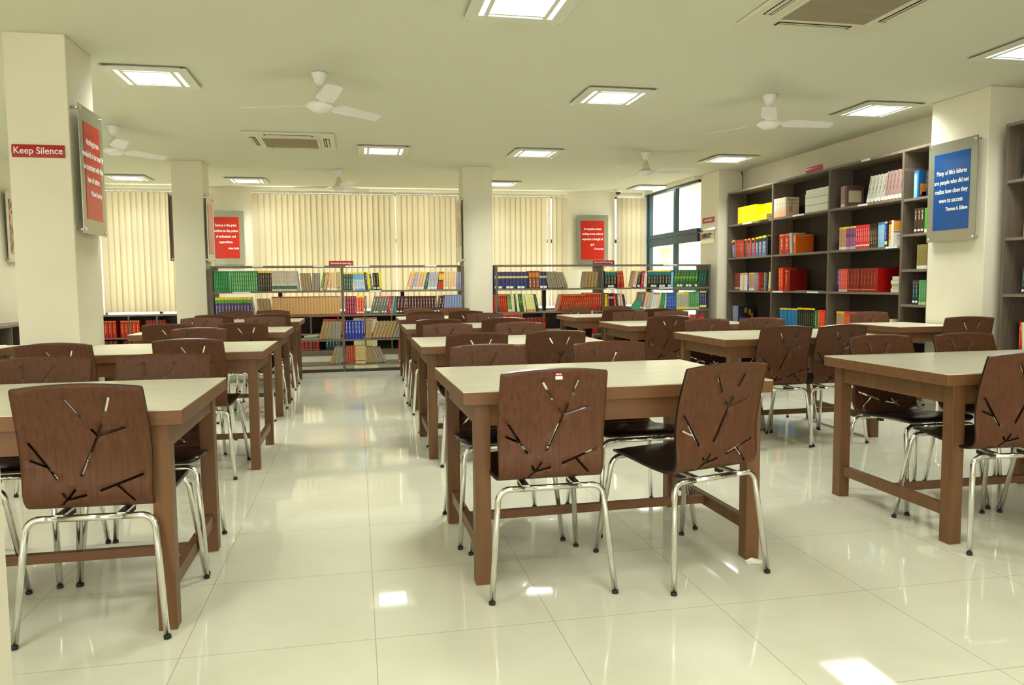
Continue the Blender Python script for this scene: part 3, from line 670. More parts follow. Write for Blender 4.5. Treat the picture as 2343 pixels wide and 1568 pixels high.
# style: cover colour, spine bands [(z0,z1,colour)], title stripe colour or None, (z0,z1) of it, sticker 0/1/2(round)
ST = {
 'green': (L(25, 130, 60), [(0.06, 0.07, L(140, 200, 150))], L(120, 190, 130), (0.15, 0.9), 0),
 'green_wrapped': (L(60, 150, 80), [], L(225, 230, 190), (0.03, 0.95), 0),
 'yellow_topped': (L(55, 45, 35), [(0.90, 1.0, YEL)], L(180, 150, 110), (0.12, 0.85), 1),
 'white_tall': (L(214, 205, 180), [(0.10, 0.26, L(60, 110, 95))], L(150, 110, 90), (0.35, 0.95), 1),
 'peach': (L(205, 165, 105), [(0, 0.06, L(190, 90, 50)), (0.95, 1, L(160, 60, 40))], L(225, 150, 90), (0.1, 0.92), 0),
 'purple_yellow': (L(80, 62, 110), [(0.88, 1.0, YEL), (0.70, 0.88, L(85, 160, 40))], L(190, 180, 200), (0.06, 0.62), 0),
 'forest': (L(50, 85, 55), [(0.92, 1.0, YEL), (0.78, 0.92, L(80, 90, 110))], L(190, 205, 190), (0.1, 0.65), 0),
 'sky_blue': (L(110, 165, 205), [(0.92, 1.0, YEL), (0.1, 0.6, L(190, 210, 220))], L(70, 120, 180), (0.2, 0.6), 1),
 'yellow': (L(225, 205, 25), [(0.0, 0.08, L(120, 110, 40))], L(70, 70, 30), (0.78, 0.92), 0),
 'black_orange': (L(30, 35, 45), [], L(190, 140, 70), (0.3, 0.9), 2),
 'salmon': (L(215, 170, 135), [(0.92, 1.0, YEL)], L(235, 210, 185), (0.2, 0.85), 1),
 'teal': (L(20, 110, 85), [], L(150, 200, 170), (0.25, 0.85), 1),
 'pale_grey': (L(175, 180, 190), [], L(220, 70, 110), (0.5, 0.92), 1),
 'red_yellow': (L(200, 55, 30), [(0.55, 0.9, L(230, 195, 30)), (0.45, 0.55, L(30, 80, 45))], None, None, 1),
 'cream_orange': (L(225, 190, 140), [], L(235, 215, 170), (0.2, 0.95), 1),
 'slate': (L(130, 135, 160), [], L(175, 180, 200), (0.35, 0.95), 0),
 'crimson': (L(140, 22, 55), [], L(215, 160, 170), (0.08, 0.95), 0),
 'orange_red': (L(225, 70, 30), [(0.90, 1.0, YEL)], L(245, 200, 180), (0.2, 0.85), 2),
 'grey': (L(110, 112, 100), [(0.94, 1.0, L(200, 70, 60))], L(205, 205, 205), (0.5, 0.92), 2),
 'red': (L(165, 30, 18), [], L(220, 150, 60), (0.3, 0.8), 0),
 'maroon': (L(75, 32, 28), [(0, 0.10, L(45, 20, 20))], L(215, 205, 195), (0.35, 0.85), 2),
 'lilac': (L(125, 140, 180), [], L(170, 175, 205), (0.3, 0.92), 0),
 'royal_blue': (L(30, 50, 150), [], L(210, 215, 235), (0.28, 0.92), 0),
 'brick': (L(165, 62, 45), [], L(200, 110, 90), (0.3, 0.95), 1),
 'sand': (L(205, 185, 125), [(0.16, 0.20, L(40, 40, 30))], L(165, 130, 70), (0.25, 0.95), 1),
 'navy_band': (L(38, 48, 88), [(0.62, 0.74, L(190, 180, 110)), (0.76, 1.0, L(60, 45, 80))], None, None, 1),
 'rust': (L(120, 55, 25), [(0.65, 0.9, L(190, 110, 30))], L(215, 200, 180), (0.1, 0.55), 0),
 'green_cream': (L(95, 140, 70), [(0.0, 0.15, L(210, 210, 190))], L(190, 200, 80), (0.2, 0.7), 1),
 'cream': (L(222, 214, 170), [], L(195, 185, 130), (0.2, 0.9), 0),
 'lemon': (L(226, 222, 150), [(0.04, 0.12, L(215, 100, 50))], L(205, 200, 120), (0.2, 0.85), 0),
 'dark_green': (L(25, 65, 45), [], L(140, 170, 130), (0.3, 0.9), 2),
 'gold_red': (L(170, 32, 15), [(0.93, 0.96, L(215, 170, 80))], L(225, 165, 60), (0.25, 0.8), 0),
 'teal_black': (L(20, 32, 28), [(0.93, 1.0, YEL), (0.72, 0.92, L(25, 115, 115))], L(200, 190, 130), (0.2, 0.66), 1),
 'leaf_green': (L(40, 95, 40), [(0.5, 0.62, L(110, 160, 40))], L(140, 175, 110), (0.3, 0.95), 1),
 'pine': (L(15, 75, 55), [], L(60, 130, 95), (0.2, 0.9), 1),
 'scarlet': (L(205, 25, 25), [], L(235, 190, 180), (0.2, 0.85), 2),
 'black_red': (L(35, 15, 20), [(0.7, 0.85, L(150, 145, 140))], L(130, 30, 50), (0.1, 0.6), 0),
 'white': (L(222, 220, 205), [(0.9, 0.96, L(190, 60, 40))], L(190, 190, 180), (0.2, 0.85), 1),
 'purple_dark': (L(60, 40, 95), [], L(150, 60, 60), (0.2, 0.7), 0),
 'light_blue': (L(150, 190, 215), [], L(200, 215, 225), (0.2, 0.9), 0),
 'emerald': (L(35, 140, 80), [], L(150, 210, 160), (0.3, 0.8), 1),
 'azure': (L(25, 80, 165), [], L(180, 200, 230), (0.12, 0.9), 1),
 'grey_yellow': (L(225, 215, 60), [(0.15, 0.9, L(170, 170, 150))], None, None, 0),
 'sage': (L(85, 150, 90), [(0.0, 0.12, L(190, 200, 160))], L(140, 185, 135), (0.3, 0.85), 0),
 'indigo': (L(35, 35, 95), [(0.93, 1.0, L(225, 220, 120)), (0.08, 0.22, L(225, 220, 110))], L(200, 200, 220), (0.3, 0.85), 0),
 'plain_yellow': (L(248, 228, 5), [], L(180, 160, 15), (0.1, 0.95), 1),
 'black_steel': (L(90, 100, 135), [(0.9, 1.0, YEL), (0.72, 0.9, L(20, 22, 30))], L(200, 205, 215), (0.2, 0.7), 0),
 'brown_pattern': (L(140, 55, 35), [(0.35, 0.5, L(110, 80, 50)), (0.1, 0.16, WHT)], None, None, 1),
 'ivory_orange': (L(232, 222, 200), [(0, 0.35, L(232, 175, 140))], L(60, 45, 40), (0.35, 0.92), 1),
 'white_set': (L(238, 238, 226), [(0.3, 0.34, L(170, 175, 160)), (0.62, 0.66, L(180, 185, 170))], L(190, 192, 178), (0.66, 0.9), 0),
 'cobalt': (L(25, 110, 165), [(0.93, 1.0, YEL)], L(80, 160, 190), (0.6, 0.85), 0),
 'black_olive': (L(28, 32, 20), [(0.92, 1.0, YEL)], L(110, 115, 70), (0.25, 0.82), 0),
 'vermilion': (L(225, 60, 35), [], L(230, 200, 120), (0.2, 0.9), 0),
 'mauve_grey': (L(150, 120, 115), [(0.0, 0.14, L(205, 200, 190))], L(85, 65, 65), (0.3, 0.9), 0),
 'silver': (L(175, 172, 158), [(0.0, 0.14, L(215, 212, 200))], L(90, 85, 75), (0.3, 0.9), 0),
 'tan': (L(190, 145, 105), [(0.92, 1.0, YEL), (0, 0.12, WHT)], L(165, 115, 80), (0.2, 0.85), 0),
 'purple': (L(135, 75, 125), [(0.92, 1.0, YEL), (0.55, 0.65, L(100, 45, 90)), (0, 0.12, L(200, 170, 195))], L(200, 170, 195), (0.2, 0.5), 0),
 'coral': (L(212, 45, 50), [(0.10, 0.16, WHT)], L(240, 195, 190), (0.25, 0.85), 0),
 'brown_black': (L(65, 45, 30), [(0.8, 1.0, L(20, 20, 20))], L(190, 175, 140), (0.15, 0.75), 0),
 'ice_blue': (L(120, 180, 215), [(0.9, 1.0, L(60, 110, 180))], L(210, 225, 230), (0.2, 0.8), 1),
 'rose_red': (L(215, 75, 65), [(0.0, 0.1, L(190, 190, 180))], L(235, 160, 150), (0.2, 0.95), 0),
 'oxblood': (L(120, 22, 16), [(0.08, 0.12, L(190, 120, 60))], L(190, 90, 50), (0.3, 0.8), 0),
 'brown_titled': (L(70, 45, 35), [], L(220, 215, 205), (0.55, 0.9), 2),
 'bright_green': (L(75, 170, 55), [(0.0, 0.14, WHT)], L(60, 140, 45), (0.2, 0.9), 0),
 'olive': (L(140, 125, 70), [(0.0, 0.14, WHT)], L(100, 90, 50), (0.3, 0.85), 0),
 'petrol': (L(20, 50, 60), [(0.85, 0.92, L(150, 60, 50))], L(150, 175, 180), (0.3, 0.8), 2),
 'moss_yellow': (L(75, 110, 45), [(0.93, 1.0, YEL), (0, 0.12, WHT)], L(165, 185, 140), (0.2, 0.85), 0),
 'yellow_red': (L(232, 200, 85), [(0.93, 1.0, L(205, 30, 30)), (0.85, 0.93, L(25, 20, 20)), (0.0, 0.12, L(210, 210, 190))], L(190, 60, 60), (0.2, 0.8), 0),
 'foreedge': (L(170, 140, 90), [], None, None, 0),
 'foreedge_grey': (L(150, 142, 118), [], None, None, 0),
}
LABEL_COL = {'foreedge': 'yellowed page-edge-out', 'foreedge_grey': 'greyed page-edge-out'}
def book_mesh(style, t, h, d, cover=None):
    key = (style, round(t, 3), round(h, 2), round(d, 2))
    if key in BOOK_CACHE: return BOOK_CACHE[key]
    col, bands, tc, tz, stk = ST[style]
    bm = bmesh.new(); lay = bm.loops.layers.color.new('col') if False else bm.loops.layers.float_color.new('col')
    def quad(vs, c):
        f = bm.faces.new([bm.verts.new(v) for v in vs])
        for l in f.loops: l[lay] = (*c, 1)
    hx = t / 2; c_ = 0.002
    fore = style.startswith('foreedge')
    # spine (towards -y) with slight rounding: 3 facets
    xs = [-hx, -hx * 0.45, hx * 0.45, hx]; ys = [0.0, -0.0035, -0.0035, 0.0]
    cuts = sorted(set([0, 1] + [round(z, 3) for b in bands for z in b[:2]] + (list(tz) if tc else [])))
    if fore:
        pg = col
        n = 3
        for i in range(n):
            a = -hx + t * i / n + (0.0012 if i == 0 else 0); b = -hx + t * (i + 1) / n - (0.0012 if i == n - 1 else 0)
            k = 0.9 + 0.1 * ((i * 37) % 3) / 2; cc = tuple(v * k for v in pg)
            quad([(a, 0.004, 0.003), (b, 0.004, 0.003), (b, 0.004, h - 0.003), (a, 0.004, h - 0.003)], cc)
        for x in (-hx, hx):
            s = 1 if x > 0 else -1; cc = L(90, 75, 60)
            quad([(x, 0, 0), (x, d, 0), (x, d, h), (x, 0, h)], cc); x2 = x - s * 0.0014
            quad([(x2, 0, 0), (x2, d, 0), (x2, d, h), (x2, 0, h)], cc); quad([(x, 0, 0), (x2, 0, 0), (x2, 0, h), (x, 0, h)], cc); quad([(x, 0, h), (x2, 0, h), (x2, d, h), (x, d, h)], cc)
        quad([(-hx, 0.004, h - 0.003), (hx, 0.004, h - 0.003), (hx, d, h - 0.003), (-hx, d, h - 0.003)], pg)
        quad([(-hx, d, 0), (hx, d, 0), (hx, d, h), (-hx, d, h)], L(90, 75, 60)); quad([(-hx, 0, 0), (hx, 0, 0), (hx, d, 0), (-hx, d, 0)], pg)
    else:
        for z0, z1 in zip(cuts, cuts[1:]):
            zc = (z0 + z1) / 2; c = col
            for b in bands:
                if b[0] <= zc <= b[1]: c = b[2]
            for i in range(3):
                cc = c
                if tc and i == 1 and tz[0] <= zc <= tz[1] and not any(b[0] <= zc <= b[1] for b in bands if b[1] - b[0] > 0.2 and style in ('x',)):
                    # broken strokes of lettering down the spine
                    m_ = max(3, int((z1 - z0) * h / 0.011)); w = 0.42
                    for k in range(m_):
                        za = z0 + (z1 - z0) * k / m_; zb = z0 + (z1 - z0) * (k + 1) / m_
                        on = (k * 7 + len(style)) % 5 != 0
                        quad([(xs[1], ys[1], za * h), (xs[1] * w, ys[1], za * h), (xs[1] * w, ys[1], zb * h), (xs[1], ys[1], zb * h)], c)
                        quad([(xs[1] * w, ys[1], za * h), (xs[2] * w, ys[1], za * h), (xs[2] * w, ys[1], zb * h), (xs[1] * w, ys[1], zb * h)], tc if on else c)
                        quad([(xs[2] * w, ys[1], za * h), (xs[2], ys[1], za * h), (xs[2], ys[1], zb * h), (xs[2] * w, ys[1], zb * h)], c)
                    continue
                quad([(xs[i], ys[i], z0 * h), (xs[i + 1], ys[i + 1], z0 * h), (xs[i + 1], ys[i + 1], z1 * h), (xs[i], ys[i], z1 * h)], cc)
        for s in (-1, 1):
            x, x2 = s * hx, s * (hx - c_)
            quad([(x, 0, 0), (x, d, 0), (x, d, h), (x, 0, h)], col); quad([(x2, 0, 0), (x2, d, 0), (x2, d, h), (x2, 0, h)], col)
            quad([(x, 0, h), (x2, 0, h), (x2, d, h), (x, d, h)], col); quad([(x, 0, 0), (x2, 0, 0), (x2, d, 0), (x, d, 0)], col); quad([(x, d, 0), (x2, d, 0), (x2, d, h), (x, d, h)], col)
        quad([(xs[0], 0, h), (xs[1], ys[1], h), (xs[2], ys[2], h), (xs[3], 0, h)], col); quad([(xs[0], 0, 0), (xs[1], ys[1], 0), (xs[2], ys[2], 0), (xs[3], 0, 0)], col)
        a, b, e = -hx + c_, hx - c_, 0.004
        quad([(a, 0.0015, h - e), (b, 0.0015, h - e), (b, d - 0.003, h - e), (a, d - 0.003, h - e)], PAGES); quad([(a, 0.0015, e), (b, 0.0015, e), (b, d - 0.003, e), (a, d - 0.003, e)], PAGES)
        quad([(a, d - 0.003, e), (b, d - 0.003, e), (b, d - 0.003, h - e), (a, d - 0.003, h - e)], PAGES)
    me = bpy.data.meshes.new('book'); bm.to_mesh(me); bm.free(); me.materials.append(BOOKM)
    BOOK_CACHE[key] = me; return me
BOOK_CACHE = {}; STK_CACHE = {}
def sticker_mesh(t, rnd):
    key = (round(t, 3), rnd)
    if key in STK_CACHE: return STK_CACHE[key]
    bm = bmesh.new(); w = t * 0.44
    if rnd:
        vs = [bm.verts.new((w * math.cos(2 * PI * k / 10), -0.0042, 0.028 + 0.011 * math.sin(2 * PI * k / 10))) for k in range(10)]; bm.faces.new(vs)
    else:
        vs = [bm.verts.new(p) for p in ((-w, -0.0042, 0.008), (w, -0.0042, 0.008), (w, -0.0042, 0.036), (-w, -0.0042, 0.036))]; bm.faces.new(vs)
    me = bpy.data.meshes.new('spine_label'); bm.to_mesh(me); bm.free(); me.materials.append(LABEL); STK_CACHE[key] = me; return me
BOOKS = []   # dicts collected first, largest 300 become objects
ORD = ['first', 'second', 'third', 'fourth', 'fifth', 'sixth', 'seventh', 'eighth', 'ninth', 'tenth', 'eleventh', 'twelfth', 'thirteenth', 'fourteenth', 'fifteenth', 'sixteenth', 'seventeenth',
       'eighteenth', 'nineteenth', 'twentieth', 'twenty-first', 'twenty-second', 'twenty-third', 'twenty-fourth', 'twenty-fifth', 'twenty-sixth']
CAMP = Vector((-0.033, -2.446, 1.15))
def run(kind, p0, p1, z, n, style, h, place, lean=0.0, d=0.19, off=0.012, where='', stag=0.0):
    """kind 'L' low case (spines face -y, p = photo columns), 'T' tall case (spines face -x), 'B' back case; lean in degrees, + leans to photo right"""
    if kind == 'L': a, b = PXL(p0), PXL(p1)
    elif kind == 'T': a, b = PXT(p0), PXT(p1)
    else: a, b = p0, p1
    pitch = abs(b - a) / n; cl = math.cos(math.radians(lean)); t = pitch * cl * 0.97
    rnd = random.Random(hash((p0, n, round(z * 100))) & 0xffff)
    name = LABEL_COL.get(style, style.replace('_', ' '))
    for i in range(n):
        c = a + (b - a) * (i + 0.5) / n; hh = h * (1 + rnd.uniform(-0.012, 0.012)) if stag == 0 else h * (1 + rnd.uniform(-stag, stag))
        hh = round(hh, 2) if stag else round(h, 3); o = off + rnd.uniform(0, 0.006)
        th = math.radians(lean)
        # rotate about y of the book; lowest corner touches the shelf
        zo = abs(math.sin(th)) * t / 2 + 0.0005
        if kind == 'L': loc = (c, Y0 + o, z + zo); rot = (0, th, 0)
        elif kind == 'B': loc = (c, 10.32 + o, z + zo); rot = (0, th, 0)
        else: loc = (XT + o, c, z + zo); rot = (0, th, -PI / 2)
        dist = (Vector(loc) - CAMP).length; fw = 1.0
        if kind == 'T':
            v = Vector(loc) - CAMP; fw = abs(v.x) / dist
        BOOKS.append(dict(style=style, t=t, h=hh, d=d, loc=loc, rot=rot, name=name, place=place, pos=(loc[0] if kind != 'T' else -loc[1]), group='%s books on %s' % (name, place), size=(t * h * fw) / dist ** 2, i=i, st=(ST[style][4] and ((i * 5 + len(style)) % 3 != 1 or n < 4))))
def rowL(zl, place, items, h0=0.24):
    for it in items:
        p0, p1, n, style = it[:4]; kw = it[4] if len(it) > 4 else {}
        h = kw.pop('h', h0); run('L', p0, p1, zl, n, style, h, place, **kw)
Z1, Z2, Z3, Z4 = 1.08, 0.762, 0.435, 0.105
PA = 'top shelf, left low bookcase, left bay'; PB = 'top shelf, left low bookcase, right bay'
rowL(Z1, PA, [(477, 512, 9, 'green', dict(h=0.265)), (512, 576, 13, 'green_wrapped', dict(h=0.265, lean=-1)), (577, 608, 6, 'yellow_topped', dict(h=0.265)), (608, 666, 11, 'white_tall', dict(h=0.265)),
               (667, 672, 1, 'pale_grey', dict(h=0.25, lean=-6)), (676, 700, 4, 'foreedge', dict(h=0.235, lean=-5)), (700, 718, 3, 'foreedge_grey', dict(h=0.235, lean=2)),
               (719, 725, 1, 'green_cream', dict(h=0.24, lean=11)), (726, 733, 1, 'peach', dict(h=0.24, lean=13)), (735, 743, 1, 'salmon', dict(h=0.24, lean=9)), (746, 759, 2, 'cream_orange', dict(h=0.24)), (760, 766, 2, 'sand', dict(h=0.245))])
rowL(Z1, PB, [(775, 797, 4, 'forest', dict(h=0.235)), (800, 824, 5, 'sky_blue', dict(h=0.24, lean=-5)), (825, 831, 1, 'black_orange', dict(h=0.235, lean=-5)), (832, 838, 1, 'yellow', dict(h=0.24, lean=-5)), (838, 843, 1, 'forest', dict(h=0.235, lean=-7)),
               (844, 858, 2, 'black_orange', dict(h=0.23, lean=-3)), (858, 864, 1, 'yellow', dict(h=0.24, lean=-4)),
               (921, 928, 1, 'salmon', dict(h=0.24, lean=17)), (928, 933, 1, 'salmon', dict(h=0.24, lean=16)), (934, 941, 1, 'pale_grey', dict(h=0.24, lean=15)), (941, 961, 3, 'salmon', dict(h=0.24, lean=14)), (962, 968, 1, 'teal', dict(h=0.235, lean=13)),
               (970, 993, 3, 'pale_grey', dict(h=0.235, lean=9)), (995, 1006, 2, 'red_yellow', dict(h=0.24, lean=7)), (1008, 1040, 5, 'cream_orange', dict(h=0.24, lean=2)), (1041, 1053, 2, 'slate', dict(h=0.24))])
PA = 'second shelf, left low bookcase, left bay'; PB = 'second shelf, left low bookcase, right bay'
rowL(Z2, PA, [(478, 556, 11, 'purple_yellow', dict(h=0.245)), (560, 566, 1, 'purple_yellow', dict(h=0.245, lean=-9)), (576, 604, 4, 'foreedge', dict(h=0.22, lean=-6)), (606, 766, 23, 'peach', dict(h=0.245))])
rowL(Z2, PB, [(776, 803, 5, 'crimson', dict(h=0.245)), (803, 821, 3, 'orange_red', dict(h=0.245)), (822, 827, 1, 'grey', dict(h=0.245)),
               (834, 872, 6, 'grey', dict(h=0.24, lean=15)), (873, 881, 1, 'red', dict(h=0.24, lean=10)), (883, 888, 1, 'slate', dict(h=0.24, lean=9)), (889, 893, 1, 'teal', dict(h=0.24, lean=8)),
               (895, 918, 3, 'maroon', dict(h=0.235, lean=6)), (918, 992, 11, 'maroon', dict(h=0.235)), (993, 1007, 2, 'maroon', dict(h=0.235, lean=9)), (1009, 1053, 7, 'lilac', dict(h=0.245, lean=2))])
PA = 'third shelf, left low bookcase, left bay'; PB = 'third shelf, left low bookcase, right bay'
rowL(Z3, PA, [(713, 736, 3, 'foreedge', dict(h=0.24, lean=14)), (737, 765, 4, 'foreedge_grey', dict(h=0.24, lean=3))])
rowL(Z3, PB, [(776, 819, 6, 'royal_blue', dict(h=0.245)), (822, 836, 2, 'foreedge', dict(h=0.24, lean=6)), (836, 884, 6, 'foreedge', dict(h=0.235, lean=20)), (884, 905, 3, 'foreedge_grey', dict(h=0.23, lean=22)), (950, 1050, 12, 'foreedge_grey', dict(h=0.235, lean=3))])
PA = 'bottom shelf, left low bookcase, left bay'; PB = 'bottom shelf, left low bookcase, right bay'
rowL(Z4, PA, [(737, 749, 2, 'foreedge', dict(h=0.235, lean=18)), (750, 766, 2, 'foreedge_grey', dict(h=0.235, lean=7))])
rowL(Z4, PB, [(776, 798, 4, 'brick', dict(h=0.235)), (798, 822, 8, 'sand', dict(h=0.235, off=0.006)), (826, 850, 4, 'foreedge', dict(h=0.225, lean=-18)), (850, 872, 3, 'foreedge_grey', dict(h=0.22, lean=-24)), (900, 1050, 16, 'brick', dict(h=0.235))])
PA = 'top shelf, right low bookcase, left bay'; PB = 'top shelf, right low bookcase, right bay'
rowL(Z1, PA, [(1131, 1209, 9, 'navy_band', dict(h=0.235)), (1210, 1236, 3, 'rust', dict(h=0.245)), (1236, 1253, 2, 'navy_band', dict(h=0.235, lean=-2)),
               (1256, 1284, 5, 'foreedge_grey', dict(h=0.225, lean=-12)), (1284, 1304, 3, 'foreedge_grey', dict(h=0.225, lean=-20)), (1340, 1371, 4, 'foreedge', dict(h=0.23, lean=8))])
rowL(Z1, PB, [(1391, 1418, 4, 'teal_black', dict(h=0.24)), (1420, 1428, 1, 'gold_red', dict(h=0.235, lean=-2)), (1429, 1436, 1, 'gold_red', dict(h=0.235, lean=-6)),
               (1454, 1462, 1, 'salmon', dict(h=0.235, lean=12)), (1464, 1471, 1, 'teal_black', dict(h=0.235, lean=8)), (1473, 1479, 1, 'scarlet', dict(h=0.235, lean=6)), (1480, 1487, 1, 'white', dict(h=0.235, lean=3)),
               (1489, 1543, 8, 'teal_black', dict(h=0.24, lean=1)), (1543, 1549, 1, 'ice_blue', dict(h=0.24, lean=3)), (1550, 1606, 8, 'leaf_green', dict(h=0.245, lean=5)), (1607, 1625, 3, 'pine', dict(h=0.24, lean=9))])
PA = 'second shelf, right low bookcase, left bay'; PB = 'second shelf, right low bookcase, right bay'
rowL(Z2, PA, [(1130, 1136, 1, 'red', dict(h=0.25)), (1137, 1141, 1, 'dark_green', dict(h=0.25)), (1141, 1160, 4, 'gold_red', dict(h=0.245, lean=-3)), (1161, 1170, 2, 'green_cream', dict(h=0.245, lean=-4)), (1171, 1178, 1, 'cream', dict(h=0.245, lean=-5)),
               (1179, 1182, 1, 'dark_green', dict(h=0.245, lean=-6)), (1183, 1189, 1, 'cream', dict(h=0.245, lean=-7)), (1190, 1198, 2, 'leaf_green', dict(h=0.245, lean=-7)), (1199, 1204, 1, 'cream', dict(h=0.245, lean=-8)),
               (1206, 1227, 6, 'lemon', dict(h=0.235, lean=-10)), (1229, 1235, 1, 'dark_green', dict(h=0.24, lean=-13)),
               (1277, 1283, 1, 'brick', dict(h=0.235, lean=15)), (1285, 1338, 13, 'gold_red', dict(h=0.235, lean=11)), (1340, 1382, 8, 'gold_red', dict(h=0.25, lean=5))])
rowL(Z2, PB, [(1391, 1396, 1, 'yellow', dict(h=0.235)), (1396, 1400, 1, 'scarlet', dict(h=0.245)), (1401, 1413, 2, 'black_red', dict(h=0.23, lean=-4)), (1413, 1419, 1, 'scarlet', dict(h=0.24, lean=-6)), (1420, 1424, 1, 'dark_green', dict(h=0.235, lean=-7)),
               (1424, 1429, 1, 'white', dict(h=0.235, lean=-8)), (1430, 1435, 1, 'salmon', dict(h=0.235, lean=-9)), (1436, 1441, 1, 'purple_dark', dict(h=0.225, lean=-10)),
               (1470, 1478, 1, 'grey', dict(h=0.25, lean=9)), (1478, 1485, 1, 'salmon', dict(h=0.25, lean=12)), (1485, 1491, 1, 'salmon', dict(h=0.245, lean=12)), (1491, 1496, 1, 'light_blue', dict(h=0.275, lean=12)), (1496, 1504, 1, 'white', dict(h=0.245, lean=12)),
               (1504, 1511, 1, 'white', dict(h=0.24, lean=11)), (1511, 1516, 1, 'cream_orange', dict(h=0.245, lean=10)), (1517, 1527, 2, 'emerald', dict(h=0.24, lean=7)), (1528, 1532, 1, 'cream', dict(h=0.24, lean=6)),
               (1532, 1556, 5, 'azure', dict(h=0.24)), (1557, 1586, 5, 'grey_yellow', dict(h=0.24)), (1586, 1612, 5, 'sage', dict(h=0.25)), (1613, 1629, 3, 'indigo', dict(h=0.255))])
PB = 'third shelf, right low bookcase, left bay'
rowL(Z3, PB, [(1345, 1371, 5, 'red', dict(h=0.22, lean=10)), (1131, 1250, 14, 'oxblood', dict(h=0.235))])
rowL(Z3, 'third shelf, right low bookcase, right bay', [(1601, 1624, 5, 'scarlet', dict(h=0.24)), (1400, 1500, 12, 'oxblood', dict(h=0.235))])
# tall bookcase
def rowT(z, place, items):
    for it in items:
        p0, p1, n, style = it[:4]; kw = dict(it[4]) if len(it) > 4 else {}
        h = kw.pop('h', 0.24); run('T', p0, p1, z, n, style, h, place, **kw)
b1, b2, b3, b4 = 'tall bookcase, first bay', 'tall bookcase, second bay', 'tall bookcase, third bay', 'narrow bay beside blue poster'
rowT(LV[0], 'top shelf, ' + b1, [(1696, 1738, 12, 'plain_yellow', dict(h=0.225)), (1738, 1773, 10, 'plain_yellow', dict(h=0.225, off=0.10, d=0.17))])
rowT(LV[1], 'second shelf, ' + b1, [(1685, 1692, 1, 'black_steel', dict(h=0.24, lean=-8)), (1692, 1712, 6, 'red', dict(h=0.24, lean=-3)), (1713, 1718, 1, 'black_olive', dict(h=0.24, lean=-3)), (1718, 1722, 1, 'red', dict(h=0.24, lean=-3)), (1722, 1725, 1, 'black_steel', dict(h=0.245, lean=-3)),
                 (1725, 1730, 1, 'red', dict(h=0.24, lean=-3)), (1730, 1735, 1, 'black_steel', dict(h=0.245, lean=-2)), (1735, 1738, 1, 'red', dict(h=0.24, lean=-2)), (1738, 1744, 1, 'black_steel', dict(h=0.25)), (1745, 1752, 1, 'black_steel', dict(h=0.255)), (1753, 1762, 1, 'black_steel', dict(h=0.26))])
rowT(LV[2], 'third shelf, ' + b1, [(1691, 1703, 3, 'brown_pattern'), (1703, 1709, 1, 'white'), (1709, 1713, 1, 'salmon'), (1713, 1720, 2, 'white'), (1720, 1724, 1, 'royal_blue'), (1724, 1735, 3, 'tan'), (1735, 1743, 2, 'slate'), (1744, 1748, 1, 'scarlet'),
                 (1748, 1757, 2, 'oxblood'), (1757, 1762, 1, 'foreedge_grey'), (1762, 1768, 1, 'petrol'), (1768, 1774, 1, 'lemon', dict(lean=5))])
rowT(LV[3], 'fourth shelf, ' + b1, [(1688, 1702, 3, 'slate', dict(h=0.245, lean=-5))])
rowT(LV[0], 'top shelf, ' + b2, [(1780, 1806, 7, 'ivory_orange', dict(h=0.235, off=0.0)), (1834, 1842, 2, 'ivory_orange', dict(h=0.235, off=0.10)), (1843, 1899, 18, 'white_set', dict(h=0.27, lean=2, off=0.05))])
rowT(LV[1], 'second shelf, ' + b2, [(1792, 1815, 2, 'gold_red', dict(h=0.25)), (1817, 1822, 1, 'pale_grey', dict(h=0.25, lean=-5)), (1825, 1830, 1, 'red_yellow', dict(h=0.235, d=0.24))])
rowT(LV[2], 'third shelf, ' + b2, [(1792, 1802, 2, 'vermilion', dict(h=0.29)), (1806, 1814, 1, 'gold_red', dict(h=0.26, d=0.22))])
rowT(LV[3], 'fourth shelf, ' + b2, [(1796, 1836, 9, 'cobalt', dict(h=0.25)), (1836, 1876, 9, 'black_olive', dict(h=0.265)), (1876, 1881, 1, 'emerald', dict(h=0.24)), (1882, 1899, 4, 'vermilion', dict(h=0.25))])
rowT(LV[0], 'top shelf, ' + b3, [(1928, 1941, 2, 'mauve_grey', dict(h=0.225, d=0.20)), (1985, 2024, 5, 'silver', dict(h=0.27, lean=14)), (2024, 2063, 5, 'mauve_grey', dict(h=0.28, lean=10))])
rowT(LV[1], 'second shelf, ' + b3, [(1927, 1942, 4, 'tan', dict(h=0.245)), (1942, 1964, 6, 'purple', dict(h=0.245)), (1964, 1994, 7, 'coral', dict(h=0.245)), (1994, 2011, 4, 'brown_black', dict(h=0.245)), (2013, 2027, 3, 'ice_blue', dict(h=0.25)), (2027, 2033, 1, 'indigo', dict(h=0.25)), (2037, 2044, 1, 'yellow_red', dict(h=0.255, d=0.18))])
rowT(LV[2], 'third shelf, ' + b3, [(1925, 1929, 1, 'royal_blue', dict(h=0.25)), (1929, 1947, 5, 'rose_red', dict(h=0.25)), (1947, 2014, 9, 'oxblood', dict(h=0.25, d=0.26))])
rowT(LV[3], 'fourth shelf, ' + b3, [(1925, 1942, 5, 'tan', dict(h=0.245)), (1944, 1972, 6, 'vermilion', dict(h=0.245)), (2043, 2052, 1, 'lemon', dict(h=0.19, lean=-10))])
rowT(1.935, 'top shelf, ' + b4, [(2089, 2099, 3, 'ice_blue', dict(h=0.25)), (2108, 2121, 4, 'black_orange', dict(h=0.245, off=0.05))])
rowT(1.595, 'second shelf, ' + b4, [(2092, 2113, 3, 'brown_titled', dict(h=0.235)), (2114, 2124, 2, 'bright_green', dict(h=0.23))])
rowT(1.255, 'third shelf, ' + b4, [(2100, 2124, 5, 'olive', dict(h=0.23))])
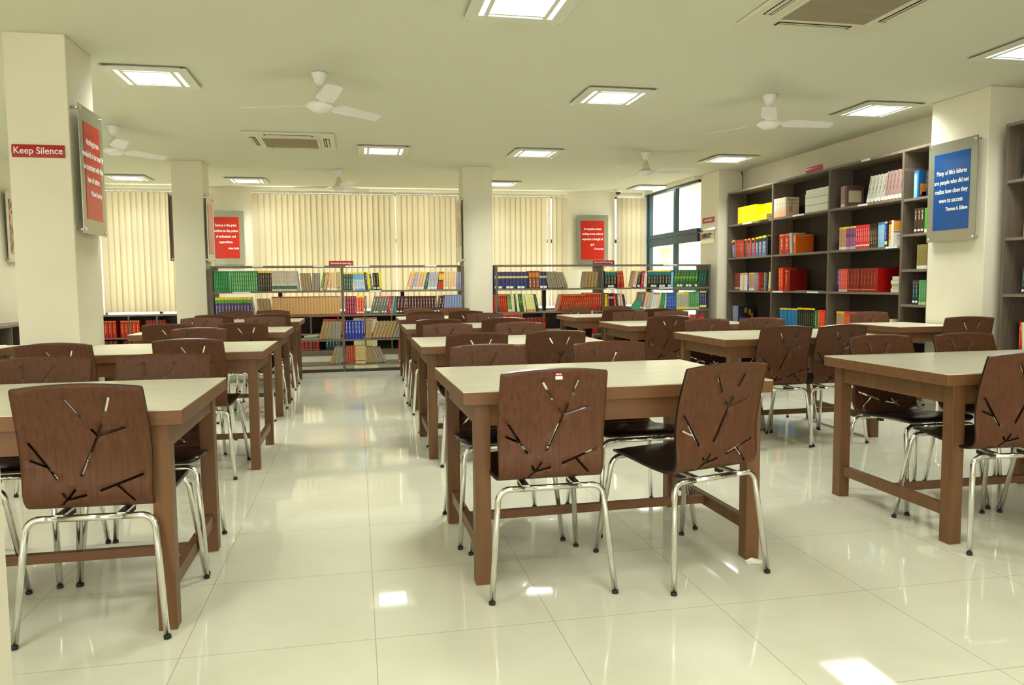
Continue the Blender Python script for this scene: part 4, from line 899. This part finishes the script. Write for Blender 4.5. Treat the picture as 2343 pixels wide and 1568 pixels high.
rowT(0.915, 'fourth shelf, ' + b4, [(2092, 2106, 2, 'petrol', dict(h=0.235)), (2107, 2122, 3, 'sage', dict(h=0.235))])
rowT(0.575, 'fifth shelf, ' + b4, [(2099, 2105, 1, 'azure', dict(h=0.12)), (2105, 2122, 3, 'yellow', dict(h=0.13))])
b5 = 'bookcase at right photo edge'
rowT(LV[0], 'top shelf of ' + b5, [(2315, 2360, 7, 'moss_yellow', dict(h=0.27, off=0.05))])
rowT(LV[1], 'second shelf of ' + b5, [(2320, 2362, 5, 'yellow_red', dict(h=0.235, off=0.05))])
rowT(LV[2], 'third shelf of ' + b5, [(2321, 2362, 6, 'petrol', dict(h=0.215, off=0.05))])
rowT(LV[3], 'fourth shelf of ' + b5, [(2319, 2324, 1, 'scarlet', dict(h=0.24, off=0.05)), (2327, 2362, 6, 'cream', dict(h=0.235, lean=-4, off=0.05))])
# red volumes in the cases under the windows
rr = random.Random(11)
for (a, b, n, stl) in ((-3.88, -3.70, 3, 'gold_red'), (-3.64, -3.36, 5, 'gold_red'), (-3.27, -2.98, 6, 'oxblood'), (-2.72, -2.45, 5, 'gold_red')):
    run('B', a, b, 0.365, n, stl, 0.27, 'upper shelf under left blind', d=0.2)
for (a, b, n, stl) in ((-3.6, -3.3, 6, 'oxblood'), (-3.2, -2.9, 6, 'oxblood'), (-3.9, -3.7, 3, 'oxblood')): run('B', a, b, 0.09, n, stl, 0.23, 'lower shelf under left blind', d=0.2)
for (a, b, n, stl, z, h) in ((-0.58, -0.22, 8, 'vermilion', 0.365, 0.235), (-0.10, 0.28, 8, 'white', 0.365, 0.25), (0.62, 1.05, 9, 'oxblood', 0.365, 0.26), (1.9, 2.3, 8, 'red', 0.365, 0.26), (2.35, 2.75, 8, 'gold_red', 0.365, 0.28),
                             (-0.1, 0.28, 8, 'cream', 0.09, 0.22), (0.62, 1.05, 9, 'oxblood', 0.09, 0.24), (-0.55, -0.25, 6, 'petrol', 0.09, 0.22), (-1.0, -0.65, 6, 'oxblood', 0.09, 0.2)):
    run('B', a, b, z, n, stl, h, '%s shelf under wide blinds' % ('upper' if z > 0.3 else 'lower'), d=0.2)

NUM = 'one two three four five six seven eight nine ten eleven twelve thirteen fourteen fifteen sixteen seventeen eighteen nineteen twenty twenty-one twenty-two twenty-three twenty-four twenty-five twenty-six'.split()
fam = {}
for q in BOOKS: fam.setdefault((q['name'], q['place']), []).append(q)
for (nm, pl), qs in fam.items():
    qs.sort(key=lambda q: q['pos'])
    for i, q in enumerate(qs):
        q['label'] = '%s book alone on %s' % (nm, pl) if len(qs) == 1 else '%s from left of %s %s books, %s' % (ORD[i], NUM[len(qs) - 1], nm, pl)
BOOKS.sort(key=lambda q: -q['size'])
protos = {}
rest = []
for k, q in enumerate(BOOKS):
    if k >= 300: rest.append(q); continue
    me = book_mesh(q['style'], q['t'], q['h'], q['d'])
    o = bpy.data.objects.new('book', me); COL.objects.link(o); o.location = q['loc']
    M = Matrix.Rotation(q['rot'][2], 4, 'Z') @ Matrix.Rotation(q['rot'][1], 4, 'Y'); o.rotation_euler = M.to_euler()
    tag(o, q['label'], 'book', q['group'])
    if q['st']:
        s = bpy.data.objects.new('spine_label', sticker_mesh(q['t'], q['st'] == 2 or ST[q['style']][4] == 2)); COL.objects.link(s); s.parent = o
bm = bmesh.new()
for q in rest:
    me = book_mesh(q['style'], q['t'], q['h'], q['d']).copy()
    M = Matrix.Translation(q['loc']) @ Matrix.Rotation(q['rot'][2], 4, 'Z') @ Matrix.Rotation(q['rot'][1], 4, 'Y'); me.transform(M); bm.from_mesh(me); bpy.data.meshes.remove(me)
me = bpy.data.meshes.new('small_books'); bm.to_mesh(me); bm.free(); me.materials.append(BOOKM)
o = bpy.data.objects.new('distant_books', me); COL.objects.link(o); tag(o, 'remaining thin and distant books filling the far library shelves', 'books'); o['kind'] = 'stuff'
# E COMMERCE lettering on the navy volumes, right edge
k = 0
for o in list(COL.objects):
    if o.name.startswith('book') and o.get('group', '').startswith('petrol books on third shelf, bookcase at right'):
        text_obj('spine_title', 'E COMMERCE', 0.019, WTXT, o, facing((0, 0, -1), (0, -1, 0), (0, -0.0046, 0.125)), sx=1.0)

# books lying flat, covers facing out, odd items
def flat_book(label, loc, rz, w, d, t, col, group=None, rot=None):
    c = L(*col); m = mat('cover_' + label[:12].replace(' ', '_'), c, 0.35)
    bm = bmesh.new(); box(bm, -w / 2, w / 2, 0, d, 0, 0.0025, 0); box(bm, -w / 2, w / 2, 0, d, t - 0.0025, t, 0); box(bm, -w / 2, -w / 2 + 0.0025, 0, d, 0.0025, t - 0.0025, 0)
    box(bm, -w / 2 + 0.0026, w / 2 - 0.004, 0.004, d - 0.004, 0.0026, t - 0.0026, 1)
    o = obj('book', bm, [m, CARD]); o.location = loc; o.rotation_euler = rot or (0, 0, rz); tag(o, label, 'book', group); return o
def spine_out(y, z, x=XT + 0.01): return (x, y, z)
for i, (lab, t) in enumerate((('lower of two yellow books lying flat in front of the yellow set', 0.03), ('upper of two yellow books lying flat in front of the yellow set', 0.03))):
    flat_book(lab, (XT + 0.004 + 0.0, PXT(1752), LV[0] + 0.001 + i * 0.031), -PI / 2, 0.20, 0.012, t, (240, 220, 20)) if False else None
# cover-facing books at the near ends of the runs in the tall case
def cover_book(label, px, z, h, depth, th, col, pic, tilt=0.0, off=0.0, text=None):
    y = PXT(px); t = thing('book', label, 'book', (XT + off, y, z + 0.001), 0, None); t.rotation_euler = (tilt, 0, 0)
    m = mat('cover_' + label[:14].replace(' ', '_'), L(*col), 0.3)
    bm = bmesh.new(); box(bm, 0, depth, 0, 0.0025, 0, h, 0); box(bm, 0, depth, th - 0.0025, th, 0, h, 0); box(bm, 0, 0.003, 0.0025, th - 0.0025, 0, h, 0)
    obj('cover', bm, m, t)
    bx('pages', 0.0032, depth - 0.004, 0.0027, th - 0.0027, 0.003, h - 0.003, CARD, t)
    for (a, b, c, d, cc) in pic: bx('cover_print', a * depth, b * depth, -0.0012, 0.0001, c * h, d * h, mat('print', L(*cc), 0.35), t)
    if text:
        for s, zz, sz in text: text_obj('cover_title', s, sz, DTXT, t, facing((1, 0, 0), (0, -1, 0), (depth * 0.5, -0.0016, zz * h)), sx=0.9)
    return t
cover_book('white-spined networks and systems textbook showing its beige cover', 1808, LV[0], 0.235, 0.17, 0.022, (200, 180, 150),
           [(0.28, 0.36, 0.22, 0.56, (205, 60, 40)), (0.40, 0.48, 0.22, 0.56, (205, 60, 40)), (0.52, 0.56, 0.22, 0.56, (220, 110, 80)), (0.1, 0.2, 0.52, 0.6, (230, 230, 220))], text=[('Networks', 0.86, 0.030), ('and', 0.77, 0.016), ('Systems', 0.68, 0.030)])
cover_book('navy book with yellow top showing its dark blue cover, end of the second shelf', 1768, LV[1], 0.262, 0.15, 0.03, (28, 30, 42), [(0.0, 1.0, 0.92, 1.0, (235, 205, 30)), (0.3, 0.9, 0.25, 0.6, (60, 65, 95)), (0.1, 0.8, 0.78, 0.80, (150, 155, 165)), (0.3, 1.0, 0.0, 0.07, (200, 60, 40))])
cover_book('orange hardback showing its cover on the second shelf, second bay', 1832, LV[1], 0.232, 0.24, 0.03, (205, 95, 20), [(0.1, 0.8, 0.9, 0.92, (230, 170, 110))])
cover_book('dark red hardback showing its cover on the third shelf, second bay', 1820, LV[2], 0.26, 0.24, 0.04, (120, 15, 12), [])
cover_book('mauve book with a pale blurred picture on its cover, top shelf third bay', 1944, LV[0], 0.225, 0.21, 0.03, (95, 62, 58), [(0.12, 0.85, 0.2, 0.75, (165, 155, 120)), (0.15, 0.85, 0.85, 0.9, (60, 40, 40))])
cover_book('white and orange book showing its cover, end of second shelf third bay', 2050, LV[1], 0.255, 0.17, 0.03, (222, 220, 205), [(0.0, 1.0, 0.62, 0.92, (232, 165, 50)), (0.0, 1.0, 0.54, 0.56, (30, 30, 30)), (0.0, 1.0, 0.95, 1.0, (205, 60, 40)), (0.2, 0.9, 0.4, 0.42, (140, 140, 130)), (0.2, 0.9, 0.3, 0.32, (140, 140, 130))])
cover_book('dark red hardback showing its cover, end of third shelf third bay', 2018, LV[2], 0.25, 0.26, 0.035, (150, 12, 10), [])
cover_book('blue book with orange picture on its cover, bay by the blue poster', 2102, 1.935, 0.25, 0.18, 0.02, (35, 95, 150), [(0.1, 0.9, 0.1, 0.5, (215, 140, 70)), (0.2, 0.6, 0.0, 0.2, (40, 25, 20))])
cover_book('dark blue book with yellow squares on its cover, fourth shelf far bay', 1704, LV[3], 0.25, 0.24, 0.03, (32, 40, 55), [(0.35, 0.5, 0.6, 0.9, (190, 150, 30)), (0.6, 0.75, 0.5, 0.8, (190, 150, 30)), (0.75, 0.9, 0.3, 0.6, (180, 120, 30)), (0.05, 0.6, 0.34, 0.36, (120, 130, 150)), (0.05, 0.6, 0.26, 0.28, (120, 130, 150))], tilt=0.0)
def lying(name, label, cat, x, y, z, wx, wy, h, m, rz=0):
    o = bx(name, -wx / 2, wx / 2, -wy / 2, wy / 2, 0, h, m, None, 0.003, (x, y, z)); o.rotation_euler = (0, 0, rz); return tag(o, label, cat)
def lying_book(label, x, y, z, wx, wy, h, col, rz=0):
    t = thing('book', label, 'book', (x, y, z), rz); m = mat('cover_flat', L(*col), 0.35); bm = bmesh.new()
    box(bm, -wx / 2, wx / 2, -wy / 2, wy / 2, 0, 0.0025); box(bm, -wx / 2, wx / 2, -wy / 2, wy / 2, h - 0.0025, h); box(bm, -wx / 2, -wx / 2 + 0.003, -wy / 2, wy / 2, 0.0025, h - 0.0025)
    obj('cover', bm, m, t); bx('pages', -wx / 2 + 0.0032, wx / 2 - 0.004, -wy / 2 + 0.004, wy / 2 - 0.004, 0.0028, h - 0.0028, CARD, t); return t
yy = PXT(1757)
for i in range(2): lying_book('%s of two yellow books lying flat in front of the yellow set' % ('lower', 'upper')[i], XT + 0.037, yy, LV[0] + 0.001 + i * 0.036, 0.115, 0.23, 0.034, (240, 222, 15))
yy = PXT(2055)
for i, w in enumerate((0.2, 0.18, 0.2, 0.17)):
    lying_book('%s cream book in the flat stack of four, third shelf of the third bay' % ('bottom', 'second lowest', 'third lowest', 'top')[i], XT + 0.12, yy, LV[2] + 0.001 + i * 0.04, w, 0.15, 0.038, (200, 195, 170))
tag(bx('loose_papers', XT + 0.03 - 5.3, XT + 0.22 - 5.3, -0.2, 0.1, 0, 0.006, mat('grey_papers', (0.25, 0.25, 0.27), 0.5), None, 0, (5.3, PXT(1838), LV[2] + 0.001)), 'thin grey papers lying flat right of the red hardbacks, third shelf', 'papers')
bm = bmesh.new()
N = 10
for i in range(N + 1):
    u = i / N
    for s in (0, 1): bm.verts.new((0.02 + u * 0.155, s * 0.17, 0.004 + 0.15 * u ** 1.6 if s < 2 else 0))
for i in range(N + 1):
    u = i / N
    for s in (0, 1): bm.verts.new((0.02 + u * 0.16, s * 0.17, 0.001))
bm.verts.ensure_lookup_table()
n2 = 2 * (N + 1)
for i in range(N):
    a = 2 * i
    for o_ in (0, n2): bm.faces.new([bm.verts[o_ + a], bm.verts[o_ + a + 1], bm.verts[o_ + a + 3], bm.verts[o_ + a + 2]])
    bm.faces.new([bm.verts[a], bm.verts[a + 2], bm.verts[n2 + a + 2], bm.verts[n2 + a]]); bm.faces.new([bm.verts[a + 1], bm.verts[a + 3], bm.verts[n2 + a + 3], bm.verts[n2 + a + 1]])
bm.faces.new([bm.verts[2 * N], bm.verts[2 * N + 1], bm.verts[n2 + 2 * N + 1], bm.verts[n2 + 2 * N]])
tag(obj('slumped_folder', bm, mat('mint_cover', L(50, 160, 115), 0.4), None, 0, (PXL(1446), Y0 + 0.02, Z2 + 0.001)), 'slumped mint green book leaning open on the second shelf, right low bookcase', 'book')
bm = bmesh.new(); tube(bm, [(-0.11, 0, 0.0), (0.0, 0, 0.01), (0.11, 0, 0.022)], [0.02, 0.022, 0.026], 14); tag(obj('paper_roll', bm, CARD, None, 0, (PXL(697), Y0 + 0.16, Z3 + 0.021 + 0.008)), 'rolled white paper lying on the third shelf of the left low bookcase', 'paper roll')

# ------------------------------------------------------------------ posters, plates and signs
def poster(label, right, out, c, w, h, printm, lines, inset=(0.075, 0.075, 0.10, 0.10), stand=0.045, tsize=0.056, textm=None):
    """c = centre of the plate on the wall plane; right/out are unit vectors"""
    t = thing('wall_poster', label, 'poster', c, 0, 'acrylic-mounted quotation posters'); r = Vector(right); n = Vector(out); M = facing(right, out, (0, 0, 0))
    def B(name, x0, x1, z0, z1, d0, d1, m):
        bm = bmesh.new(); box(bm, x0, x1, z0, z1, d0, d1); bm.transform(M); return obj(name, bm, m, t)
    B('acrylic_plate', -w / 2, w / 2, -h / 2, h / 2, stand, stand + 0.005, ACRY)
    l, rr_, tp, bt = inset; pr = B('print', -w / 2 + l, w / 2 - rr_, -h / 2 + bt, h / 2 - tp, stand + 0.005, stand + 0.008, printm)
    for sx in (-1, 1):
        for sz in (-1, 1):
            bm = bmesh.new(); tube(bm, [(sx * (w / 2 - 0.025), sz * (h / 2 - 0.025), 0), (sx * (w / 2 - 0.025), sz * (h / 2 - 0.025), stand + 0.013)], 0.0095, 12); bm.transform(M); obj('standoff', bm, CHROME, t)
    ph = h - tp - bt; pw = w - l - rr_
    for s, fz, al, k in lines:
        x = 0 if al == 'CENTER' else pw / 2 - 0.012
        text_obj('lettering', s, tsize * k, textm or WTXT, t, M @ Matrix.Translation(((l - rr_) / 2 + x, -h / 2 + bt + ph * fz, stand + 0.0085)), sx=0.74, align=al, bold=0.0008)
    return t
q1 = [('Nothing is too', .80, 'CENTER', 1), ('wonderful to be true if it', .67, 'CENTER', 1), ('be consistent with the', .54, 'CENTER', 1), ('laws of nature.', .41, 'CENTER', 1), ('Michael Faraday', .27, 'RIGHT', .8)]
poster('red quotation poster on the right side of the nearest left pillar', (0, 1, 0), (1, 0, 0), (-1.805, 3.225, 1.92), 0.46, 0.83, REDP, q1)
poster('sliver of a poster on the left wall, showing left of the nearest pillar', (0, 1, 0), (1, 0, 0), (XL, 8.40, 1.92), 0.56, 0.88, BROWNP, [])
q2 = [('Science is the great', .80, 'CENTER', 1), ('antidote to the poison', .665, 'CENTER', 1), ('of enthusiasm and', .53, 'CENTER', 1), ('superstition.', .395, 'CENTER', 1), ('Adam Smith', .24, 'RIGHT', .8)]
poster('red poster on the back wall, right of the slim left pillar', (1, 0, 0), (0, -1, 0), (-2.07, YB, 1.93), 0.56, 0.86, REDP, q2)
q3 = [('An equation means', .79, 'CENTER', 1), ('nothing to me unless it', .66, 'CENTER', 1), ('expresses a thought of', .525, 'CENTER', 1), ('god.', .39, 'CENTER', 1), ('S. Ramanujan', .275, 'RIGHT', .8)]
poster('red poster on the back wall between the blinds, above the right low bookcase', (1, 0, 0), (0, -1, 0), (4.07, YB, 1.905), 0.58, 0.88, REDP, q3)
q4 = [("Many of life's failures", .745, 'CENTER', 1), ('are people who did not', .625, 'CENTER', 1), ('realize how close they', .505, 'CENTER', 1), ('were to success', .385, 'CENTER', 1), ('Thomas A. Edison', .27, 'RIGHT', .82)]
poster('large blue quotation poster on the right-hand pillar', (0, -1, 0), (-1, 0, 0), (5.145, 3.42, 1.926), 0.56, 0.87, BLUEP, q4)
poster('narrow-looking poster on the right side of the slim left pillar', (0, 1, 0), (1, 0, 0), (-1.925, 8.15, 1.888), 0.48, 0.84, REDP, [])
poster('poster edge on the left side of the slim left pillar', (0, -1, 0), (-1, 0, 0), (-2.30, 8.2, 1.91), 0.42, 0.86, BROWNP, [])
poster('brown picture poster on the left side of the middle pillar', (0, -1, 0), (-1, 0, 0), (1.41, 8.10, 1.88), 0.56, 0.86, BROWNP, [], inset=(0.05, 0.05, 0.05, 0.22))

def sign(name, label, right, out, c, w, h, m, lines, curved=0.008, cat='sign', sx=0.85):
    t = thing(name, label, cat, c); M = facing(right, out, (0, 0, 0)); bm = bmesh.new(); N = 8
    rows = []
    for i in range(N + 1):
        v = -1 + 2 * i / N; b = 0.004 + curved * (1 - v * v); rows.append([bm.verts.new((-w / 2, v * h / 2, b)), bm.verts.new((w / 2, v * h / 2, b)), bm.verts.new((w / 2, v * h / 2, 0)), bm.verts.new((-w / 2, v * h / 2, 0))])
    for A, B in zip(rows, rows[1:]):
        for k in range(4): bm.faces.new((A[k], A[(k + 1) % 4], B[(k + 1) % 4], B[k]))
    bm.faces.new(rows[0]); bm.faces.new(list(reversed(rows[-1]))); bm.transform(M); obj('plate', bm, m, t)
    for s, y, size, tm in lines: text_obj('lettering', s, size, tm, t, M @ Matrix.Translation((0, y, 0.0052 + curved)), sx=sx, bold=0.0004)
    return t
sign('silence_sign', 'red Keep Silence plate on the front of the nearest left pillar', (1, 0, 0), (0, -1, 0), (-1.988, 2.97, 2.016), 0.305, 0.080, SIGNR, [('Keep Silence', 0.0, 0.060, WTXT)], sx=0.92)
sign('section_sign', 'red Electronics and Comm. Engg. plate standing on the left low bookcase', (1, 0, 0), (0, -1, 0), ((PXL(742) + PXL(798)) / 2, Y0 + 0.02, 1.440), 0.315, 0.060, SIGNR, [('Electronics & Comm. Engg.', 0.0, 0.034, WTXT)], 0.004, sx=0.72)
sign('section_sign', 'red Electronics and Comm. Engg. plate standing on the right low bookcase', (1, 0, 0), (0, -1, 0), ((PXL(1364) + PXL(1411)) / 2, Y0 + 0.02, 1.440), 0.315, 0.060, SIGNR, [('Electronics & Comm. Engg.', 0.0, 0.034, WTXT)], 0.004, sx=0.72)
s3 = sign('section_sign', 'small dark red plate standing on top of the tall bookcase', (0, -1, 0), (-1, 0, 0), (XT + 0.03, 5.69, 2.451), 0.32, 0.07, SIGNR, [], 0.004)
for k in range(22): bx('lettering_stroke', -0.006, -0.0045, 0.14 - k * 0.0130 - 0.0075, 0.14 - k * 0.0130, -0.010, 0.010 + 0.004 * (k % 3 == 0), WTXT, s3) if k not in (6, 12, 17) else None
s4 = sign('section_sign', 'small red plate on the far right pier above the library plate', (0, -1, 0), (-1, 0, 0), (5.11, 8.17, 2.065), 0.38, 0.08, SIGNR, [], 0.004)
for k in range(16): bx('lettering_stroke', -0.0095, -0.008, 0.12 - k * 0.0150 - 0.009, 0.12 - k * 0.0150, -0.012, 0.008 + 0.004 * (k % 3 == 0), WTXT, s4) if k not in (7,) else None
sign('library_sign', 'curved polished steel plate reading LIBRARY on the far right pier', (0, -1, 0), (-1, 0, 0), (5.11, 8.165, 1.835), 0.44, 0.22, mat('polished_steel', (0.72, 0.70, 0.58), 0.12, 1.0), [('LIBRARY', 0.0, 0.10, DTXT)], 0.03, sx=0.78)

# dome camera
t = thing('dome_camera', 'small dome security camera on the ceiling by the far corner blind', 'security camera', (4.42, 10.22, CEIL))
bm = bmesh.new(); lathe(bm, [(0.062, 0.0), (0.064, -0.02), (0.060, -0.045), (0.02, -0.047)]); obj('camera_base', bm, WHITE, t)
bm = bmesh.new(); lathe(bm, [(0.048, -0.045), (0.046, -0.06), (0.034, -0.078), (0.016, -0.088), (0.002, -0.09)]); obj('dome', bm, mat('smoked_dome', (0.02, 0.03, 0.03), 0.1), t)
# papers
lying('loose_sheet', 'white paper sheet on the table at the left photo edge', 'paper', -2.56, 3.38, 0.7505, 0.28, 0.14, 0.004, CARD, 0.3)
bm = bmesh.new(); vs = [bm.verts.new(p) for p in ((0, 0, 0.001), (0.055, -0.012, 0.002), (0.07, 0.0, 0.009), (0.03, 0.022, 0.018), (0.005, 0.03, 0.004))]; f = bm.faces.new(vs); r_ = bmesh.ops.extrude_face_region(bm, geom=[f]); 
for v in r_['geom']:
    if isinstance(v, bmesh.types.BMVert): v.co.z += 0.0012
tag(obj('paper_scrap', bm, CARD, None, 0, (1.50, 0.335, 0.0)), 'small white paper scrap on the floor by the front centre table leg', 'paper')
